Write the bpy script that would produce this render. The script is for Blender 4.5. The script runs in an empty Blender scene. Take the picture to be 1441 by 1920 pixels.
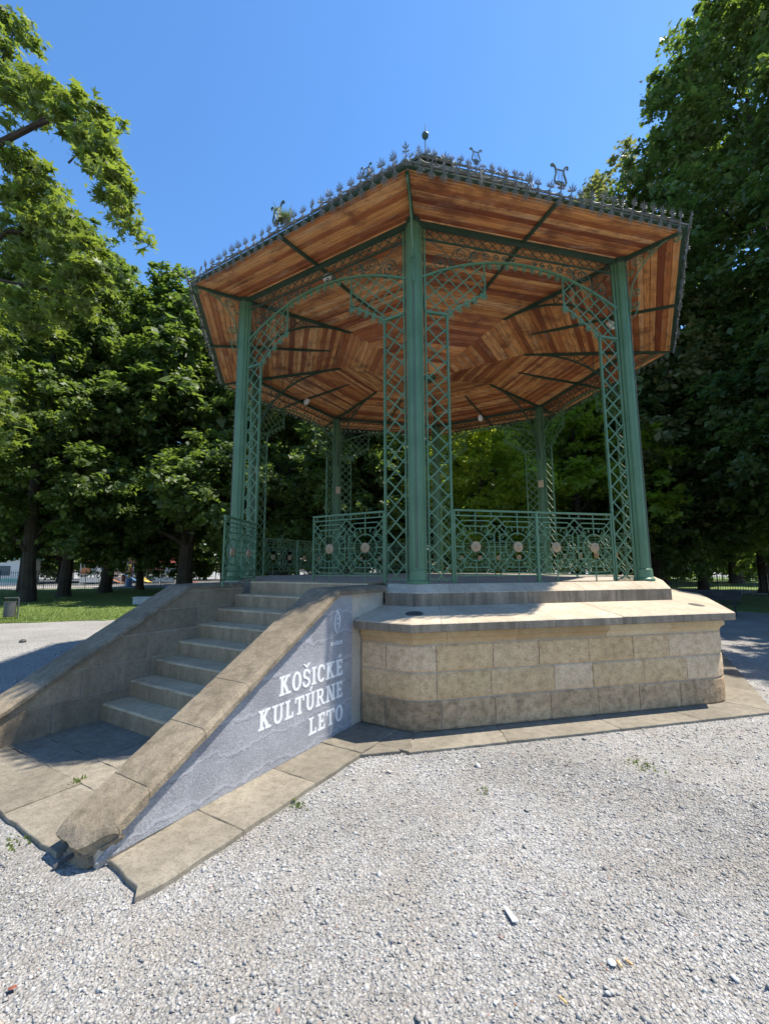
import bpy, math, random
import numpy as np
from mathutils import Vector, Matrix

PI = math.pi
rad = math.radians
S = bpy.context.scene
COL = S.collection

# ------------------------------------------------------------------ camera
cam_d = bpy.data.cameras.new('camera')
cam = bpy.data.objects.new('camera', cam_d)
COL.objects.link(cam)
cam_d.sensor_fit = 'VERTICAL'
cam_d.sensor_height = 36.0
cam_d.lens = 804.59 / 1920.0 * 36.0
cam_d.clip_start = 0.05
cam_d.clip_end = 3000.0
CAMP = Vector((0.422, -9.995, 1.754))
_yaw, _pit, _rol = 0.1531, 0.1271, -0.0038
_X = Vector((math.cos(_yaw), math.sin(_yaw), 0))
_Y = Vector((-math.sin(_yaw), math.cos(_yaw), 0))
_F = _Y * math.cos(_pit) + Vector((0, 0, math.sin(_pit)))
_U = _Y * (-math.sin(_pit)) + Vector((0, 0, math.cos(_pit)))
_r = _X * math.cos(_rol) + _U * math.sin(_rol)
_u = _X * (-math.sin(_rol)) + _U * math.cos(_rol)
_m = Matrix((_r, _u, -_F)).transposed().to_4x4()
_m.translation = CAMP
cam.matrix_world = _m
S.camera = cam

# ------------------------------------------------------------------ light
SUN_AZ, SUN_EL = 19.3, 63.0          # degrees, azimuth counted from +X towards +Y
sdir = Vector((math.cos(rad(SUN_EL)) * math.cos(rad(SUN_AZ)), math.cos(rad(SUN_EL)) * math.sin(rad(SUN_AZ)), math.sin(rad(SUN_EL))))
world = bpy.data.worlds.new('World')
S.world = world
world.use_nodes = True
wn = world.node_tree
bg = wn.nodes['Background']
sky = wn.nodes.new('ShaderNodeTexSky')
sky.sky_type = 'NISHITA'
sky.sun_disc = False
sky.sun_elevation = rad(SUN_EL)
sky.sun_rotation = rad(90 - SUN_AZ)
sky.altitude = 200
sky.air_density = 1.0
sky.dust_density = 0.15
sky.ozone_density = 3.0
hs_ = wn.nodes.new('ShaderNodeHueSaturation')
hs_.inputs['Saturation'].default_value = 1.19
wn.links.new(sky.outputs[0], hs_.inputs['Color'])
wn.links.new(hs_.outputs[0], bg.inputs[0])
bg.inputs[1].default_value = 0.14
sun_d = bpy.data.lights.new('sun', 'SUN')
sun_d.energy = 4.6
sun_d.angle = rad(0.53)
sun_d.color = (1.0, 0.925, 0.80)
sun = bpy.data.objects.new('sun', sun_d)
COL.objects.link(sun)
sun.rotation_euler = sdir.to_track_quat('Z', 'Y').to_euler()
sun.location = sdir * 60

S.view_settings.view_transform = 'Standard'
S.view_settings.look = 'None'
S.view_settings.exposure = 1.02
S.view_settings.gamma = 1.0
S.view_settings.use_curve_mapping = False
S.render.engine = 'CYCLES'
S.cycles.max_bounces = 8
S.cycles.diffuse_bounces = 4
S.cycles.transmission_bounces = 4
S.cycles.sample_clamp_indirect = 6.0

# ------------------------------------------------------------------ materials
def newmat(name):
    m = bpy.data.materials.new(name)
    m.use_nodes = True
    nt = m.node_tree
    for n in list(nt.nodes):
        nt.nodes.remove(n)
    out = nt.nodes.new('ShaderNodeOutputMaterial')
    b = nt.nodes.new('ShaderNodeBsdfPrincipled')
    nt.links.new(b.outputs[0], out.inputs[0])
    return m, nt, b, out

def N(nt, typ, **kw):
    n = nt.nodes.new(typ)
    for k, v in kw.items():
        if k.startswith('i_'):
            key = k[2:]
            n.inputs[int(key) if key.isdigit() else key].default_value = v
        else:
            setattr(n, k, v)
    return n

def ramp(nt, fac, stops, interp='LINEAR'):
    r = nt.nodes.new('ShaderNodeValToRGB')
    r.color_ramp.interpolation = interp
    el = r.color_ramp.elements
    while len(el) < len(stops):
        el.new(0.5)
    for e, (p, c) in zip(el, stops):
        e.position = p
        e.color = (*c, 1) if len(c) == 3 else c
    nt.links.new(fac, r.inputs[0])
    return r.outputs[0]

def mixc(nt, fac, a, b, mode='MIX'):
    n = nt.nodes.new('ShaderNodeMix')
    n.data_type = 'RGBA'
    n.blend_type = mode
    for sock, val in ((n.inputs[0], fac), (n.inputs[6], a), (n.inputs[7], b)):
        if hasattr(val, 'is_output'):
            nt.links.new(val, sock)
        elif isinstance(val, (int, float)):
            sock.default_value = val
        else:
            sock.default_value = (*val, 1)
    return n.outputs[2]

def noise(nt, vec, scale, detail=4, rough=0.55, dist=0.0):
    n = N(nt, 'ShaderNodeTexNoise')
    n.inputs['Scale'].default_value = scale
    n.inputs['Detail'].default_value = detail
    n.inputs['Roughness'].default_value = rough
    n.inputs['Distortion'].default_value = dist
    if vec is not None:
        nt.links.new(vec, n.inputs['Vector'])
    return n.outputs['Fac']

def mapping(nt, vec, scale=(1, 1, 1), rot=(0, 0, 0), loc=None):
    n = N(nt, 'ShaderNodeMapping')
    n.inputs['Scale'].default_value = scale
    n.inputs['Rotation'].default_value = rot
    nt.links.new(vec, n.inputs['Vector'])
    if loc is not None:
        nt.links.new(loc, n.inputs['Location'])
    return n.outputs[0]

def bump(nt, b, h, strength, dist=0.01, chain=None):
    n = N(nt, 'ShaderNodeBump')
    n.inputs['Strength'].default_value = strength
    n.inputs['Distance'].default_value = dist
    nt.links.new(h, n.inputs['Height'])
    if chain is not None:
        nt.links.new(chain, n.inputs['Normal'])
    if b is not None:
        nt.links.new(n.outputs[0], b.inputs['Normal'])
    return n.outputs[0]

def geopos(nt):
    return N(nt, 'ShaderNodeNewGeometry').outputs['Position']

def stone_mat(name, c_lo, c_hi, c_dirt, dirt=0.4, rough=0.85, fine=60, bstr=0.5, rnd=0.25, lichen=None, tint=None):
    m, nt, b, out = newmat(name)
    pos = geopos(nt)
    oi = N(nt, 'ShaderNodeObjectInfo').outputs['Random']
    n1 = noise(nt, pos, 2.2, 5, 0.6)
    n2 = noise(nt, pos, 13, 6, 0.68)
    n3 = noise(nt, pos, fine, 3, 0.7)
    c = ramp(nt, n1, [(0.3, c_lo), (0.7, c_hi)])
    if tint:
        c = mixc(nt, ramp(nt, oi, [(0.45, (0, 0, 0)), (0.9, (1, 1, 1))]), c, tint)
    d = ramp(nt, n2, [(0.42, (0, 0, 0)), (0.72, (1, 1, 1))])
    mth = N(nt, 'ShaderNodeMath', operation='MULTIPLY')
    nt.links.new(d, mth.inputs[0]); mth.inputs[1].default_value = dirt
    c = mixc(nt, mth.outputs[0], c, c_dirt)
    sp = ramp(nt, n3, [(0.28, (0.55, 0.54, 0.53)), (0.46, (1, 1, 1)), (0.78, (1.2, 1.2, 1.18))])
    c = mixc(nt, 1.0, c, sp, 'MULTIPLY')
    rv = ramp(nt, oi, [(0.0, (1 - rnd,) * 3), (1.0, (1 + rnd * 0.6,) * 3)])
    c = mixc(nt, 1.0, c, rv, 'MULTIPLY')
    if lichen:
        l = ramp(nt, noise(nt, pos, 5.5, 6, 0.75), [(0.6, (0, 0, 0)), (0.72, (0.55, 0.55, 0.55))])
        c = mixc(nt, l, c, lichen)
    nt.links.new(c, b.inputs['Base Color'])
    b.inputs['Roughness'].default_value = rough
    b.inputs['Specular IOR Level'].default_value = 0.25
    a = bump(nt, None, n2, bstr, 0.02)
    bump(nt, b, n3, bstr, 0.006, a)
    return m

M = {}
M['tan'] = stone_mat('sandstone_block', (0.57, 0.375, 0.195), (0.73, 0.51, 0.285), (0.30, 0.195, 0.10), 0.7, fine=60, bstr=1.0, tint=(0.58, 0.425, 0.28))
M['tan_dark'] = stone_mat('weathered_base_block', (0.39, 0.265, 0.155), (0.55, 0.385, 0.235), (0.14, 0.098, 0.06), 0.85, fine=75, bstr=0.9)
M['moulding'] = stone_mat('yellow_sandstone', (0.42, 0.27, 0.13), (0.56, 0.42, 0.25), (0.33, 0.22, 0.12), 0.4, fine=90, bstr=0.4, rnd=0.25, tint=(0.54, 0.45, 0.31))
M['mortar'] = stone_mat('lime_mortar', (0.36, 0.31, 0.25), (0.48, 0.43, 0.36), (0.25, 0.21, 0.17), 0.3, fine=120, bstr=0.4, rnd=0)
M['grey'] = stone_mat('grey_stone', (0.39, 0.325, 0.24), (0.55, 0.465, 0.355), (0.25, 0.20, 0.145), 0.45, fine=85, bstr=0.35, rnd=0.16)
M['coping'] = stone_mat('coping_sandstone', (0.165, 0.132, 0.092), (0.28, 0.23, 0.165), (0.085, 0.070, 0.050), 0.7, fine=110, bstr=0.6, rnd=0.12, lichen=(0.21, 0.19, 0.11))
M['step'] = stone_mat('step_stone', (0.45, 0.335, 0.21), (0.60, 0.46, 0.30), (0.28, 0.205, 0.13), 0.5, fine=70, bstr=0.35, rnd=0.12)
M['pave'] = stone_mat('paving_stone', (0.175, 0.155, 0.122), (0.255, 0.228, 0.182), (0.105, 0.09, 0.07), 0.65, fine=70, bstr=0.3, rnd=0.18)
M['floor'] = stone_mat('stage_floor', (0.34, 0.30, 0.25), (0.46, 0.415, 0.355), (0.19, 0.17, 0.15), 0.4, fine=40, bstr=0.2, rnd=0)
M['block'] = stone_mat('cheek_block', (0.34, 0.26, 0.17), (0.49, 0.39, 0.265), (0.20, 0.15, 0.095), 0.6, fine=80, bstr=0.5, rnd=0.22)
M['asphalt'] = stone_mat('asphalt', (0.10, 0.10, 0.10), (0.16, 0.16, 0.155), (0.08, 0.08, 0.08), 0.4, fine=50, bstr=0.3, rnd=0)

# steep stone faces darkened all over, with streaks running down them
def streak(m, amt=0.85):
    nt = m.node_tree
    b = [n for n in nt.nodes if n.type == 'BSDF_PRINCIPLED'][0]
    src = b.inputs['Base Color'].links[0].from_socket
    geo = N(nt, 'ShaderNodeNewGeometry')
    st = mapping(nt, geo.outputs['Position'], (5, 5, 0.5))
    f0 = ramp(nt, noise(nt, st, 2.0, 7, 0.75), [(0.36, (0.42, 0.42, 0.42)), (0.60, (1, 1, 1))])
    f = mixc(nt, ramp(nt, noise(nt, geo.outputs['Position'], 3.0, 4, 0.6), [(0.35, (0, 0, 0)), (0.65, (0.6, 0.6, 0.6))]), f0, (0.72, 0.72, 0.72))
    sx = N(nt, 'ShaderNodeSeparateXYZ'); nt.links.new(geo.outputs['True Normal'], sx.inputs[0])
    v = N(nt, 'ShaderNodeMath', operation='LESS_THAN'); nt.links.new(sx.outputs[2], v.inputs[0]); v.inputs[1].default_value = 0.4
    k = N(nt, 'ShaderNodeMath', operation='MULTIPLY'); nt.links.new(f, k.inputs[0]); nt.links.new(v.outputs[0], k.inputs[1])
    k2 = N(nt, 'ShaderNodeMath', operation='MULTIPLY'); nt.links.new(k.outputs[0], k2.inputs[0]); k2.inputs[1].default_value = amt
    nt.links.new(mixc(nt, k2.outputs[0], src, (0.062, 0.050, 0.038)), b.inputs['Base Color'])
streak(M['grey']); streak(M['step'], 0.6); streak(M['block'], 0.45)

def paint_mat(name, col, col2, rough=0.45, chips=True):
    m, nt, b, out = newmat(name)
    pos = geopos(nt)
    n1 = noise(nt, pos, 3.0, 5, 0.6)
    c = ramp(nt, n1, [(0.3, col), (0.75, col2)])
    st = noise(nt, mapping(nt, pos, (14, 14, 1.0)), 1.6, 5, 0.7)
    c = mixc(nt, ramp(nt, st, [(0.5, (0, 0, 0)), (0.75, (0.5, 0.5, 0.5))]), c, tuple(x * 0.55 for x in col))
    if chips:
        ch = noise(nt, mapping(nt, pos, (30, 30, 5)), 1.0, 6, 0.8)
        c = mixc(nt, ramp(nt, ch, [(0.655, (0, 0, 0)), (0.675, (0.8, 0.8, 0.8))]), c, (0.45, 0.47, 0.42))
    nt.links.new(c, b.inputs['Base Color'])
    b.inputs['Roughness'].default_value = rough
    b.inputs['Specular IOR Level'].default_value = 0.4
    bump(nt, b, noise(nt, pos, 45, 3), 0.12, 0.004)
    return m

M['green'] = paint_mat('green_paint', (0.058, 0.132, 0.068), (0.090, 0.182, 0.100))
M['green_dark'] = paint_mat('dark_green_paint', (0.022, 0.052, 0.033), (0.034, 0.072, 0.048), chips=False)
M['iron'] = paint_mat('weathered_iron', (0.075, 0.085, 0.075), (0.14, 0.14, 0.125), 0.6, chips=False)
M['black'] = paint_mat('black_metal', (0.012, 0.013, 0.014), (0.025, 0.025, 0.026), 0.5, chips=False)
M['binmetal'] = paint_mat('bin_metal', (0.06, 0.065, 0.07), (0.10, 0.105, 0.11), 0.5, chips=False)

def wood_mat(name, island=False):
    m, nt, b, out = newmat(name)
    if island:
        rnd = N(nt, 'ShaderNodeNewGeometry').outputs['Random Per Island']
        vec = geopos(nt)
    else:
        rnd = N(nt, 'ShaderNodeObjectInfo').outputs['Random']
        vec = N(nt, 'ShaderNodeTexCoord').outputs['Object']
    mul = N(nt, 'ShaderNodeMath', operation='MULTIPLY'); nt.links.new(rnd, mul.inputs[0]); mul.inputs[1].default_value = 57.0
    cv = N(nt, 'ShaderNodeCombineXYZ')
    for i in range(3):
        nt.links.new(mul.outputs[0], cv.inputs[i])
    v = mapping(nt, vec, (0.9, 16, 16), loc=cv.outputs[0])
    v2 = mapping(nt, vec, (1.6, 7, 7), loc=cv.outputs[0])
    g = noise(nt, v, 1.6, 7, 0.65, 1.2)
    base = ramp(nt, rnd, [(0.0, (0.22, 0.058, 0.026)), (0.25, (0.46, 0.155, 0.054)), (0.5, (0.70, 0.31, 0.105)), (0.8, (0.80, 0.40, 0.15)), (1.0, (0.84, 0.50, 0.25))])
    c = mixc(nt, ramp(nt, g, [(0.40, (0, 0, 0)), (0.68, (0.7, 0.7, 0.7))]), base, (0.25, 0.08, 0.032))
    blot = noise(nt, v2, 1.1, 5, 0.6)
    c = mixc(nt, ramp(nt, blot, [(0.52, (0, 0, 0)), (0.70, (0.8, 0.8, 0.8))]), c, (0.19, 0.055, 0.026))
    kn = N(nt, 'ShaderNodeTexVoronoi'); kn.inputs['Scale'].default_value = 1.5
    nt.links.new(v2, kn.inputs['Vector'])
    c = mixc(nt, ramp(nt, kn.outputs['Distance'], [(0.05, (0.85, 0.85, 0.85)), (0.13, (0, 0, 0))]), c, (0.035, 0.014, 0.008))
    pv = noise(nt, v2, 0.9, 6, 0.7)
    c = mixc(nt, ramp(nt, pv, [(0.54, (0, 0, 0)), (0.70, (0.6, 0.6, 0.6))]), c, (0.55, 0.42, 0.29))
    ws = noise(nt, geopos(nt), 1.6, 7, 0.75)
    c = mixc(nt, ramp(nt, ws, [(0.50, (0, 0, 0)), (0.64, (0.75, 0.75, 0.75))]), c, (0.15, 0.05, 0.03))
    nt.links.new(c, b.inputs['Base Color'])
    b.inputs['Roughness'].default_value = 0.38
    b.inputs['Specular IOR Level'].default_value = 0.35
    bump(nt, b, g, 0.35, 0.006)
    return m
M['wood'] = wood_mat('varnished_plank')
M['wood_isl'] = wood_mat('varnished_plank_far', True)

def plain(name, col, rough=0.6, metal=0.0, var=0.15, scale=6):
    m, nt, b, out = newmat(name)
    pos = geopos(nt)
    n1 = noise(nt, pos, scale, 4, 0.6)
    nt.links.new(ramp(nt, n1, [(0.3, tuple(c * (1 - var) for c in col)), (0.7, tuple(min(1, c * (1 + var)) for c in col))]), b.inputs['Base Color'])
    b.inputs['Roughness'].default_value = rough
    b.inputs['Metallic'].default_value = metal
    return m
M['white'] = plain('white_enamel', (0.72, 0.72, 0.70), 0.4)
M['medal'] = plain('beige_medallion', (0.30, 0.215, 0.13), 0.7, 0, 0.35, 60)
M['plate'] = plain('beige_plate', (0.42, 0.33, 0.23), 0.7)
M['roof'] = plain('roof_sheet', (0.12, 0.065, 0.045), 0.6, 0, 0.3)
M['redwall'] = plain('red_brown_board', (0.16, 0.045, 0.03), 0.6)
M['letter'] = plain('white_lettering', (0.66, 0.67, 0.68), 0.5, 0, 0.05)
M['logo'] = plain('pale_print', (0.62, 0.64, 0.68), 0.5, 0, 0.02)
M['gutter'] = plain('dark_gutter', (0.02, 0.021, 0.021), 0.5)
M['darkhole'] = plain('dark_cover', (0.05, 0.05, 0.048), 0.7)

# printed granite panel
m, nt, b, out = newmat('granite_print')
pos = geopos(nt)
n1 = noise(nt, pos, 95, 4, 0.75)
n2 = noise(nt, pos, 3.2, 5, 0.6)
c = ramp(nt, n1, [(0.28, (0.13, 0.134, 0.15)), (0.5, (0.265, 0.27, 0.295)), (0.70, (0.48, 0.485, 0.51))])
c = mixc(nt, 1.0, c, ramp(nt, n2, [(0.3, (0.72, 0.72, 0.74)), (0.7, (1.1, 1.1, 1.1))]), 'MULTIPLY')
# printed stone joints: wobbling bands along the height of the print
sx = N(nt, 'ShaderNodeSeparateXYZ'); nt.links.new(pos, sx.inputs[0])
wob = noise(nt, pos, 2.5, 4, 0.7)
mm = N(nt, 'ShaderNodeMath', operation='MULTIPLY_ADD'); nt.links.new(wob, mm.inputs[0]); mm.inputs[1].default_value = 0.30; nt.links.new(sx.outputs[2], mm.inputs[2])
dv = N(nt, 'ShaderNodeMath', operation='MULTIPLY'); nt.links.new(mm.outputs[0], dv.inputs[0]); dv.inputs[1].default_value = 1 / 0.235
fr = N(nt, 'ShaderNodeMath', operation='FRACT'); nt.links.new(dv.outputs[0], fr.inputs[0])
c = mixc(nt, ramp(nt, fr.outputs[0], [(0.0, (0, 0, 0)), (0.025, (0.55, 0.55, 0.55)), (0.05, (0, 0, 0)), (1, (0, 0, 0))]), c, (0.06, 0.065, 0.085))
c = mixc(nt, ramp(nt, fr.outputs[0], [(0.08, (0, 0, 0)), (0.11, (0.22, 0.22, 0.22)), (0.20, (0, 0, 0)), (1, (0, 0, 0))]), c, (0.62, 0.63, 0.72))
nt.links.new(c, b.inputs['Base Color'])
b.inputs['Roughness'].default_value = 0.5
M['print'] = m

# gravel ground and stones
def gravel_mat(name, stones):
    m, nt, b, out = newmat(name)
    pos = geopos(nt)
    big = noise(nt, pos, 0.55, 6, 0.65)
    mid = noise(nt, pos, 2.6, 5, 0.65)
    if stones:
        rnd = N(nt, 'ShaderNodeNewGeometry').outputs['Random Per Island']
        c = ramp(nt, rnd, [(0.0, (0.15, 0.145, 0.135)), (0.08, (0.24, 0.235, 0.225)), (0.4, (0.325, 0.32, 0.31)), (0.85, (0.40, 0.395, 0.385)), (0.985, (0.54, 0.535, 0.52)), (1.0, (0.30, 0.16, 0.11))])
    else:
        vo = N(nt, 'ShaderNodeTexVoronoi'); vo.inputs['Scale'].default_value = 58
        nt.links.new(pos, vo.inputs['Vector'])
        sep = N(nt, 'ShaderNodeSeparateColor'); nt.links.new(vo.outputs['Color'], sep.inputs[0])
        c = ramp(nt, sep.outputs[0], [(0.0, (0.26, 0.255, 0.245)), (0.4, (0.34, 0.335, 0.325)), (0.85, (0.41, 0.405, 0.395)), (1.0, (0.50, 0.495, 0.485))])
        gap_shade = ramp(nt, vo.outputs['Distance'], [(0.25, (1, 1, 1)), (0.62, (0.82, 0.81, 0.80))])  # shade in the gaps between stones, painted into the ground colour
        c = mixc(nt, 1.0, c, gap_shade, 'MULTIPLY')
        h1 = noise(nt, pos, 75, 4, 0.7)
        inv = N(nt, 'ShaderNodeMath', operation='SUBTRACT'); inv.inputs[0].default_value = 1.0; nt.links.new(vo.outputs['Distance'], inv.inputs[1])
        a = bump(nt, None, inv.outputs[0], 0.9, 0.02)
        bump(nt, b, h1, 0.6, 0.012, a)
    c = mixc(nt, ramp(nt, mid, [(0.45, (0, 0, 0)), (0.72, (0.5, 0.5, 0.5))]), c, (0.29, 0.26, 0.22))
    c = mixc(nt, 1.0, c, ramp(nt, big, [(0.32, (0.80, 0.79, 0.77)), (0.66, (1.1, 1.1, 1.1))]), 'MULTIPLY')
    nt.links.new(c, b.inputs['Base Color'])
    b.inputs['Roughness'].default_value = 0.9
    b.inputs['Specular IOR Level'].default_value = 0.2
    return m
M['gravel'] = gravel_mat('gravel', False)
M['pebble'] = gravel_mat('gravel_stone', True)

def leaf_mat(name, c0, c1, c2, trans=0.4, tcol=(0.20, 0.34, 0.03)):
    m, nt, b, out = newmat(name)
    rnd = N(nt, 'ShaderNodeNewGeometry').outputs['Random Per Island']
    oi = N(nt, 'ShaderNodeObjectInfo').outputs['Random']
    cl = noise(nt, geopos(nt), 0.7, 3, 0.6)
    c = ramp(nt, rnd, [(0.0, c0), (0.55, c1), (1.0, c2)])
    c = mixc(nt, 1.0, c, ramp(nt, cl, [(0.3, (0.72, 0.78, 0.75)), (0.7, (1.25, 1.18, 1.0))]), 'MULTIPLY')
    c = mixc(nt, 1.0, c, ramp(nt, oi, [(0.0, (0.85, 0.88, 0.9)), (1.0, (1.15, 1.1, 1.0))]), 'MULTIPLY')
    nt.links.new(c, b.inputs['Base Color'])
    b.inputs['Roughness'].default_value = 0.5
    b.inputs['Specular IOR Level'].default_value = 0.4
    t = N(nt, 'ShaderNodeBsdfTranslucent'); t.inputs[0].default_value = (*tcol, 1)
    tc = mixc(nt, 1.0, ramp(nt, cl, [(0.3, (0.8, 0.85, 0.8)), (0.7, (1.2, 1.15, 1.0))]), tcol, 'MULTIPLY')
    nt.links.new(tc, t.inputs[0])
    mx = N(nt, 'ShaderNodeMixShader'); mx.inputs[0].default_value = trans
    nt.links.new(b.outputs[0], mx.inputs[1]); nt.links.new(t.outputs[0], mx.inputs[2])
    nt.links.new(mx.outputs[0], out.inputs[0])
    return m
M['leaf'] = leaf_mat('leaf_dark', (0.045, 0.078, 0.026), (0.072, 0.115, 0.038), (0.115, 0.16, 0.062), 0.38, (0.23, 0.35, 0.05))
M['leaf_maple'] = leaf_mat('leaf_maple', (0.05, 0.084, 0.025), (0.088, 0.135, 0.038), (0.17, 0.215, 0.085), 0.40, (0.30, 0.395, 0.05))
M['leaf_yel'] = leaf_mat('leaf_light', (0.07, 0.12, 0.02), (0.10, 0.16, 0.03), (0.17, 0.23, 0.05), 0.58, (0.55, 0.66, 0.05))
M['leaf_pale'] = leaf_mat('leaf_pale', (0.085, 0.105, 0.05), (0.13, 0.15, 0.07), (0.18, 0.20, 0.10), 0.38, (0.34, 0.38, 0.10))
M['grass'] = leaf_mat('grass_blade', (0.08, 0.13, 0.035), (0.12, 0.17, 0.045), (0.19, 0.21, 0.08), 0.3, (0.28, 0.35, 0.07))
M['lawn'] = stone_mat('lawn', (0.085, 0.14, 0.03), (0.14, 0.20, 0.05), (0.18, 0.19, 0.07), 0.3, fine=40, bstr=0.6, rnd=0)
M['bark'] = stone_mat('bark', (0.035, 0.028, 0.021), (0.07, 0.057, 0.043), (0.02, 0.017, 0.014), 0.6, fine=25, bstr=1.0, rnd=0.2)

# ------------------------------------------------------------------ mesh helpers
class MB:
    def __init__(s):
        s.v = []; s.f = []
    def add(s, vs, fs):
        o = len(s.v)
        s.v.extend([tuple(v) for v in vs])
        s.f.extend([tuple(i + o for i in f) for f in fs])
    def hexa(s, p):      # 8 points: bottom 4 (ccw), top 4
        s.add(p, [(3, 2, 1, 0), (4, 5, 6, 7), (0, 1, 5, 4), (1, 2, 6, 5), (2, 3, 7, 6), (3, 0, 4, 7)])
    def box(s, a, b):
        x0, y0, z0 = a; x1, y1, z1 = b
        s.hexa([(x0, y0, z0), (x1, y0, z0), (x1, y1, z0), (x0, y1, z0), (x0, y0, z1), (x1, y0, z1), (x1, y1, z1), (x0, y1, z1)])
    def bevbox(s, a, b, c=0.01):
        x0, y0, z0 = a; x1, y1, z1 = b
        lv = [(z0, 0), (z1 - c, 0), (z1, c)]
        rows = []
        for z, i in lv:
            rows.append([(x0 + i, y0 + i, z), (x1 - i, y0 + i, z), (x1 - i, y1 - i, z), (x0 + i, y1 - i, z)])
        s.loft(rows, True)
    def loft(s, rows, closed=True, caps=True):
        n = len(rows[0]); vs = [p for r in rows for p in r]; fs = []
        for i in range(len(rows) - 1):
            for j in range(n if closed else n - 1):
                k = (j + 1) % n
                fs.append((i * n + j, i * n + k, (i + 1) * n + k, (i + 1) * n + j))
        if caps and closed:
            fs.append(tuple(range(n - 1, -1, -1)))
            fs.append(tuple((len(rows) - 1) * n + j for j in range(n)))
        s.add(vs, fs)
    def bar(s, p0, p1, w, d, nrm=(0, 1, 0), ext=0.0):   # flat strap from p0 to p1
        p0 = Vector(p0); p1 = Vector(p1); nrm = Vector(nrm)
        t = (p1 - p0)
        if t.length < 1e-6:
            return
        t.normalize()
        p0 = p0 - t * ext; p1 = p1 + t * ext
        a = t.cross(nrm).normalized() * (w / 2); n = nrm.normalized() * (d / 2)
        s.hexa([p0 - a - n, p0 + a - n, p0 + a + n, p0 - a + n, p1 - a - n, p1 + a - n, p1 + a + n, p1 - a + n])
    def tube(s, pts, r, n=5, caps=True):
        pts = [Vector(p) for p in pts]
        rows = []
        ref = None
        for i, p in enumerate(pts):
            t = (pts[min(i + 1, len(pts) - 1)] - pts[max(i - 1, 0)]).normalized()
            if ref is None:
                ref = Vector((0, 0, 1)) if abs(t.z) < 0.9 else Vector((1, 0, 0))
                ref = (ref - t * ref.dot(t)).normalized()
            else:
                ref = (ref - t * ref.dot(t)).normalized()
            bb = t.cross(ref)
            rr = r[i] if isinstance(r, (list, tuple)) else r
            rows.append([p + (ref * math.cos(2 * PI * k / n) + bb * math.sin(2 * PI * k / n)) * rr for k in range(n)])
        s.loft(rows, True, caps)
    def ribbon(s, pts, w, d, nrm=(0, 1, 0)):            # strap following a planar path
        pts = [Vector(p) for p in pts]; nrm = Vector(nrm).normalized()
        rows = []
        for i, p in enumerate(pts):
            t = (pts[min(i + 1, len(pts) - 1)] - pts[max(i - 1, 0)]).normalized()
            a = t.cross(nrm).normalized() * (w / 2); n = nrm * (d / 2)
            rows.append([p - a - n, p + a - n, p + a + n, p - a + n])
        s.loft(rows, True)
    def leaf3(s, base, tip, w, d, nrm=(0, 1, 0), at=0.55):  # solid lozenge leaf
        base = Vector(base); tip = Vector(tip); nrm = Vector(nrm).normalized()
        t = tip - base; a = t.cross(nrm).normalized() * (w / 2); c = base + t * at; n = nrm * (d / 2)
        s.add([base, c - a, tip, c + a, c + n, c - n], [(0, 1, 4), (1, 2, 4), (2, 3, 4), (3, 0, 4), (1, 0, 5), (2, 1, 5), (3, 2, 5), (0, 3, 5)])
    def lathe(s, prof, n=12, c=(0, 0, 0), axis='z'):
        rows = []
        for r, h in prof:
            row = []
            for k in range(n):
                a = 2 * PI * k / n
                if axis == 'z': row.append((c[0] + r * math.cos(a), c[1] + r * math.sin(a), c[2] + h))
                else: row.append((c[0] + r * math.cos(a), c[1] - h, c[2] + r * math.sin(a)))
            rows.append(row)
        s.loft(rows, True)
    def prism(s, poly, z0, z1):     # poly of (x,y)
        n = len(poly)
        s.add([(x, y, z0) for x, y in poly] + [(x, y, z1) for x, y in poly],
              [tuple(range(n - 1, -1, -1)), tuple(range(n, 2 * n))] + [(i, (i + 1) % n, n + (i + 1) % n, n + i) for i in range(n)])
    def mesh(s, name, mat, smooth=False):
        me = bpy.data.meshes.new(name)
        me.from_pydata(s.v, [], s.f)
        me.materials.append(mat)
        if smooth:
            me.polygons.foreach_set('use_smooth', [True] * len(me.polygons))
        me.update()
        return me

def fast_mesh(name, V, F, mat):     # V (n,3), F (m,k) numpy
    me = bpy.data.meshes.new(name)
    k = F.shape[1]
    me.vertices.add(len(V)); me.vertices.foreach_set('co', V.astype(np.float32).ravel())
    me.loops.add(F.size); me.loops.foreach_set('vertex_index', F.astype(np.int32).ravel())
    me.polygons.add(len(F)); me.polygons.foreach_set('loop_start', np.arange(0, F.size, k, dtype=np.int32))
    me.polygons.foreach_set('loop_total', np.full(len(F), k, dtype=np.int32))
    me.materials.append(mat)
    me.update(calc_edges=True)
    return me

def obj(name, me, parent=None, mw=None):
    o = bpy.data.objects.new(name, me)
    COL.objects.link(o)
    if parent is not None:
        o.parent = parent
    if mw is not None:
        o.matrix_basis = mw
    return o
def tag(o, label, cat, group=None):
    o['label'] = label; o['category'] = cat
    if group: o['group'] = group
    return o
def thing(name, label, cat, loc=(0, 0, 0), rz=0.0, group=None):
    e = bpy.data.objects.new(name, None)
    COL.objects.link(e); e.location = loc; e.rotation_euler = (0, 0, rz); e.empty_display_size = 0.3
    return tag(e, label, cat, group)
def structure(name, me):
    o = obj(name, me); o['kind'] = 'structure'; return o
def stuffpart(o):
    o['kind'] = 'stuff'; return o

def clip_poly(poly, a, b, c):        # keep a*x+b*y<=c
    outp = []
    for i in range(len(poly)):
        p, q = poly[i], poly[(i + 1) % len(poly)]
        dp = a * p[0] + b * p[1] - c; dq = a * q[0] + b * q[1] - c
        if dp <= 0: outp.append(p)
        if dp * dq < 0:
            t = dp / (dp - dq); outp.append((p[0] + (q[0] - p[0]) * t, p[1] + (q[1] - p[1]) * t))
    return outp

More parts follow.
